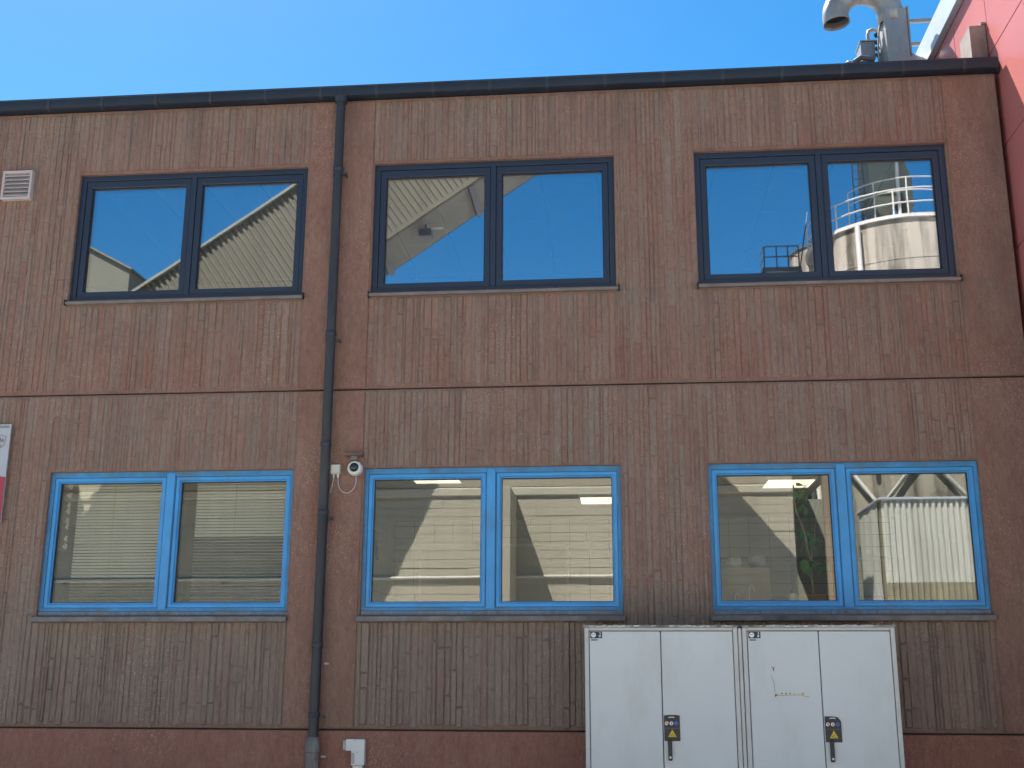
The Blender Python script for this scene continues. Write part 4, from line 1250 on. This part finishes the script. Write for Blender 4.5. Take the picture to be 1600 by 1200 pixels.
fl_.add([(7.45, -23.1, 15.25), (8.35, -23.1, 15.25), (8.35, -21.7, 15.25), (7.45, -21.7, 15.25), (7.8, -22.7, 14.75), (8.1, -22.7, 14.75), (8.1, -22.1, 14.75), (7.8, -22.1, 14.75)],
        [(0, 1, 2, 3), (7, 6, 5, 4), (0, 4, 5, 1), (1, 5, 6, 2), (2, 6, 7, 3), (3, 7, 4, 0)])
fl_.build('housing', 'filter', flt, 0.02)
MB().prism([(8.36, 15.5), (8.6, 14.9), (8.75, 14.9), (8.75, 15.8), (8.36, 17.2)], 'y', -22.9, -21.9).build('duct_cowl', 'filter', flt, 0.02)
for xx in (7.5, 8.3):
    for yy in (-23.0, -21.8):
        MB().box(xx-0.04, xx+0.04, yy-0.04, yy+0.04, 13.97, 15.24).build('leg', 'rail_dark', flt)
MB().tube([(8.2, -21.4, 14.0), (8.2, -21.4, 16.6)], 0.05, 10).build('mast', 'rail_white', flt, smooth=True)
la = MB()
for xx in (7.05, 7.35):
    la.tube([(xx, -21.9, 13.97), (xx, -21.9, 16.5)], 0.02, 6)
for k in range(10):
    la.tube([(7.05, -21.9, 14.2+k*0.24), (7.35, -21.9, 14.2+k*0.24)], 0.013, 6)
la.build('ladder', 'rail_dark', flt)

# --- small silo with access platform
s2 = thing('small_silo', 'smaller shaded silo with dark railed platform, mirrored left of the large silo', 'silo', (7.4, -26.5, 0))
MB().lathe((7.1, -26.0, 0), [(1.35, 0), (1.35, 15.0)], n=48).build('shell', 'silo', s2, smooth=True)
MB().lathe((7.1, -26.0, 0), [(1.40, 15.0), (1.40, 15.06)], n=48).build('rim', 'rail_dark', s2, smooth=True)
pf = thing('access_platform', 'dark railed steel platform beside the smaller silo', 'platform', (5.1, -24.2, 0))
MB().box(4.55, 5.75, -24.8, -23.9, 13.78, 13.92).build('deck', 'rail_dark', pf)
for xx, yy in ((4.6, -23.95), (5.7, -23.95), (4.6, -24.75), (5.7, -24.75)):
    MB().tube([(xx, yy, 0), (xx, yy, 13.77)], 0.07, 10).build('column', 'rail_dark', pf, smooth=True)
for xx in (4.62, 5.0, 5.35, 5.68):
    MB().tube([(xx, -23.93, 13.925), (xx, -23.93, 14.60)], 0.022, 8).build('post', 'rail_dark', pf, smooth=True)
for z in (14.25, 14.60):
    MB().tube([(4.60, -24.75, z), (4.60, -23.95, z), (4.66, -23.93, z+0.02), (5.70, -23.93, z+0.02)], 0.022, 8).build('rail', 'rail_dark', pf, smooth=True)
MB().tube([(5.72, -24.0, 13.9), (6.1, -24.35, 15.9)], 0.02, 8).build('stay', 'rail_dark', pf, smooth=True)

# --- inclined conveyor gallery
gl = thing('conveyor_gallery', 'long inclined conveyor gallery clad in corrugated sheet, mirrored in the left and middle upper windows', 'conveyor', (-6, -18, 0))
sl_ = 0.683
A = Vector((1, 0, sl_)).normalized(); N_ = Vector((-sl_, 0, 1)).normalized()
P0 = Vector((-15.5, -18.0, 13.03 + (-15.5+6.0)*sl_)); LEN = 27.0; HH = 3.22/math.sqrt(1+sl_*sl_)
mb = MB(); corr_strip(mb, P0, A, LEN, N_, HH, (0, 1, 0), 0.165, 0.04)
mb.build('side_sheet', 'gallery', gl).modifiers.new('wall', 'SOLIDIFY').thickness = 0.004
def gbox(d0, d1, y0, y1, h0, h1, nm, mt, bev=0.0):
    c = P0 + A*(d0+d1)/2 + N_*(h0+h1)/2; c.y = (y0+y1)/2
    return MB().obox(c, A*(d1-d0)/2, (0, (y1-y0)/2, 0), N_*(h1-h0)/2).build(nm, mt, gl, bev)
gbox(0, LEN, -20.2, -18.01, 0.0, 0.14, 'floor', 'gallery_dark')
gbox(0, LEN, -20.2, -18.01, HH-0.14, HH-0.01, 'roof', 'gallery_dark')
gbox(-0.1, LEN, -20.35, -17.86, HH+0.0, HH+0.07, 'eave', 'filter')
gbox(0, LEN, -20.25, -20.205, 0.0, HH, 'rear_sheet', 'gallery')
gbox(0, LEN, -18.06, -17.93, -0.12, -0.005, 'edge_beam', 'gallery')
for d_ in [2+3.0*k for k in range(8)]:
    gbox(d_, d_+0.16, -20.15, -18.05, -0.14, -0.004, 'cross_beam', 'rail_dark')
gbox(3.55, 4.5, -17.95, -17.92, 1.05, 1.75, 'hatch', 'wood_post')
c = P0 + A*13.0
for nm, (dx, dz, w_) in enumerate(((0.0, -0.25, .25), (0.55, -0.32, .12))):
    pass
lm = thing('floodlight', 'dark floodlight on a bracket under the conveyor gallery', 'lamp', (-5.0, -18.6, 13.2))
q = P0 + A*((-5.15+15.5)/A.x)
MB().box(q.x-0.15, q.x+0.20, -18.9, -18.55, q.z-0.42, q.z-0.20).build('head', 'rail_dark', lm, 0.02)
MB().tube([(q.x-0.95, -18.7, q.z-0.16), (q.x+0.5, -18.7, q.z-0.16)], 0.03, 8).build('arm', 'rail_white', lm, smooth=True)
MB().tube([(q.x+0.02, -18.7, q.z-0.2), (q.x+0.02, -18.7, q.z-0.05)], 0.03, 8).build('bracket', 'rail_dark', lm, smooth=True)
for xx in (0.45, 0.95):
    zz = P0.z + (xx - P0.x)*sl_
    for yy in (-20.0, -18.3):
        MB().box(xx-0.1, xx+0.1, yy-0.1, yy+0.1, 0, zz-0.16).build('trestle_leg', 'rail_dark', gl)
for xx in (-14.9,):
    MB().box(xx-0.3, xx+0.3, -20.0, -18.2, 0, P0.z+0.2).build('trestle_leg', 'concrete_up', gl)

# --- olive tower behind
tw = thing('olive_tower', 'olive grey clad tower with sloping roof, mirrored in the left upper window', 'building', (-18, -24, 0))
MB().prism([(-22.0, 0), (-14.93, 0), (-14.93, 13.76), (-16.24, 14.47), (-22.0, 17.6)], 'y', -28, -22).build('wall', 'tower', tw)
MB().prism([(-14.85, 13.73), (-14.85, 13.80), (-22.0, 17.68), (-22.0, 17.605)], 'y', -28.1, -21.9).build('roof', 'tower', tw)
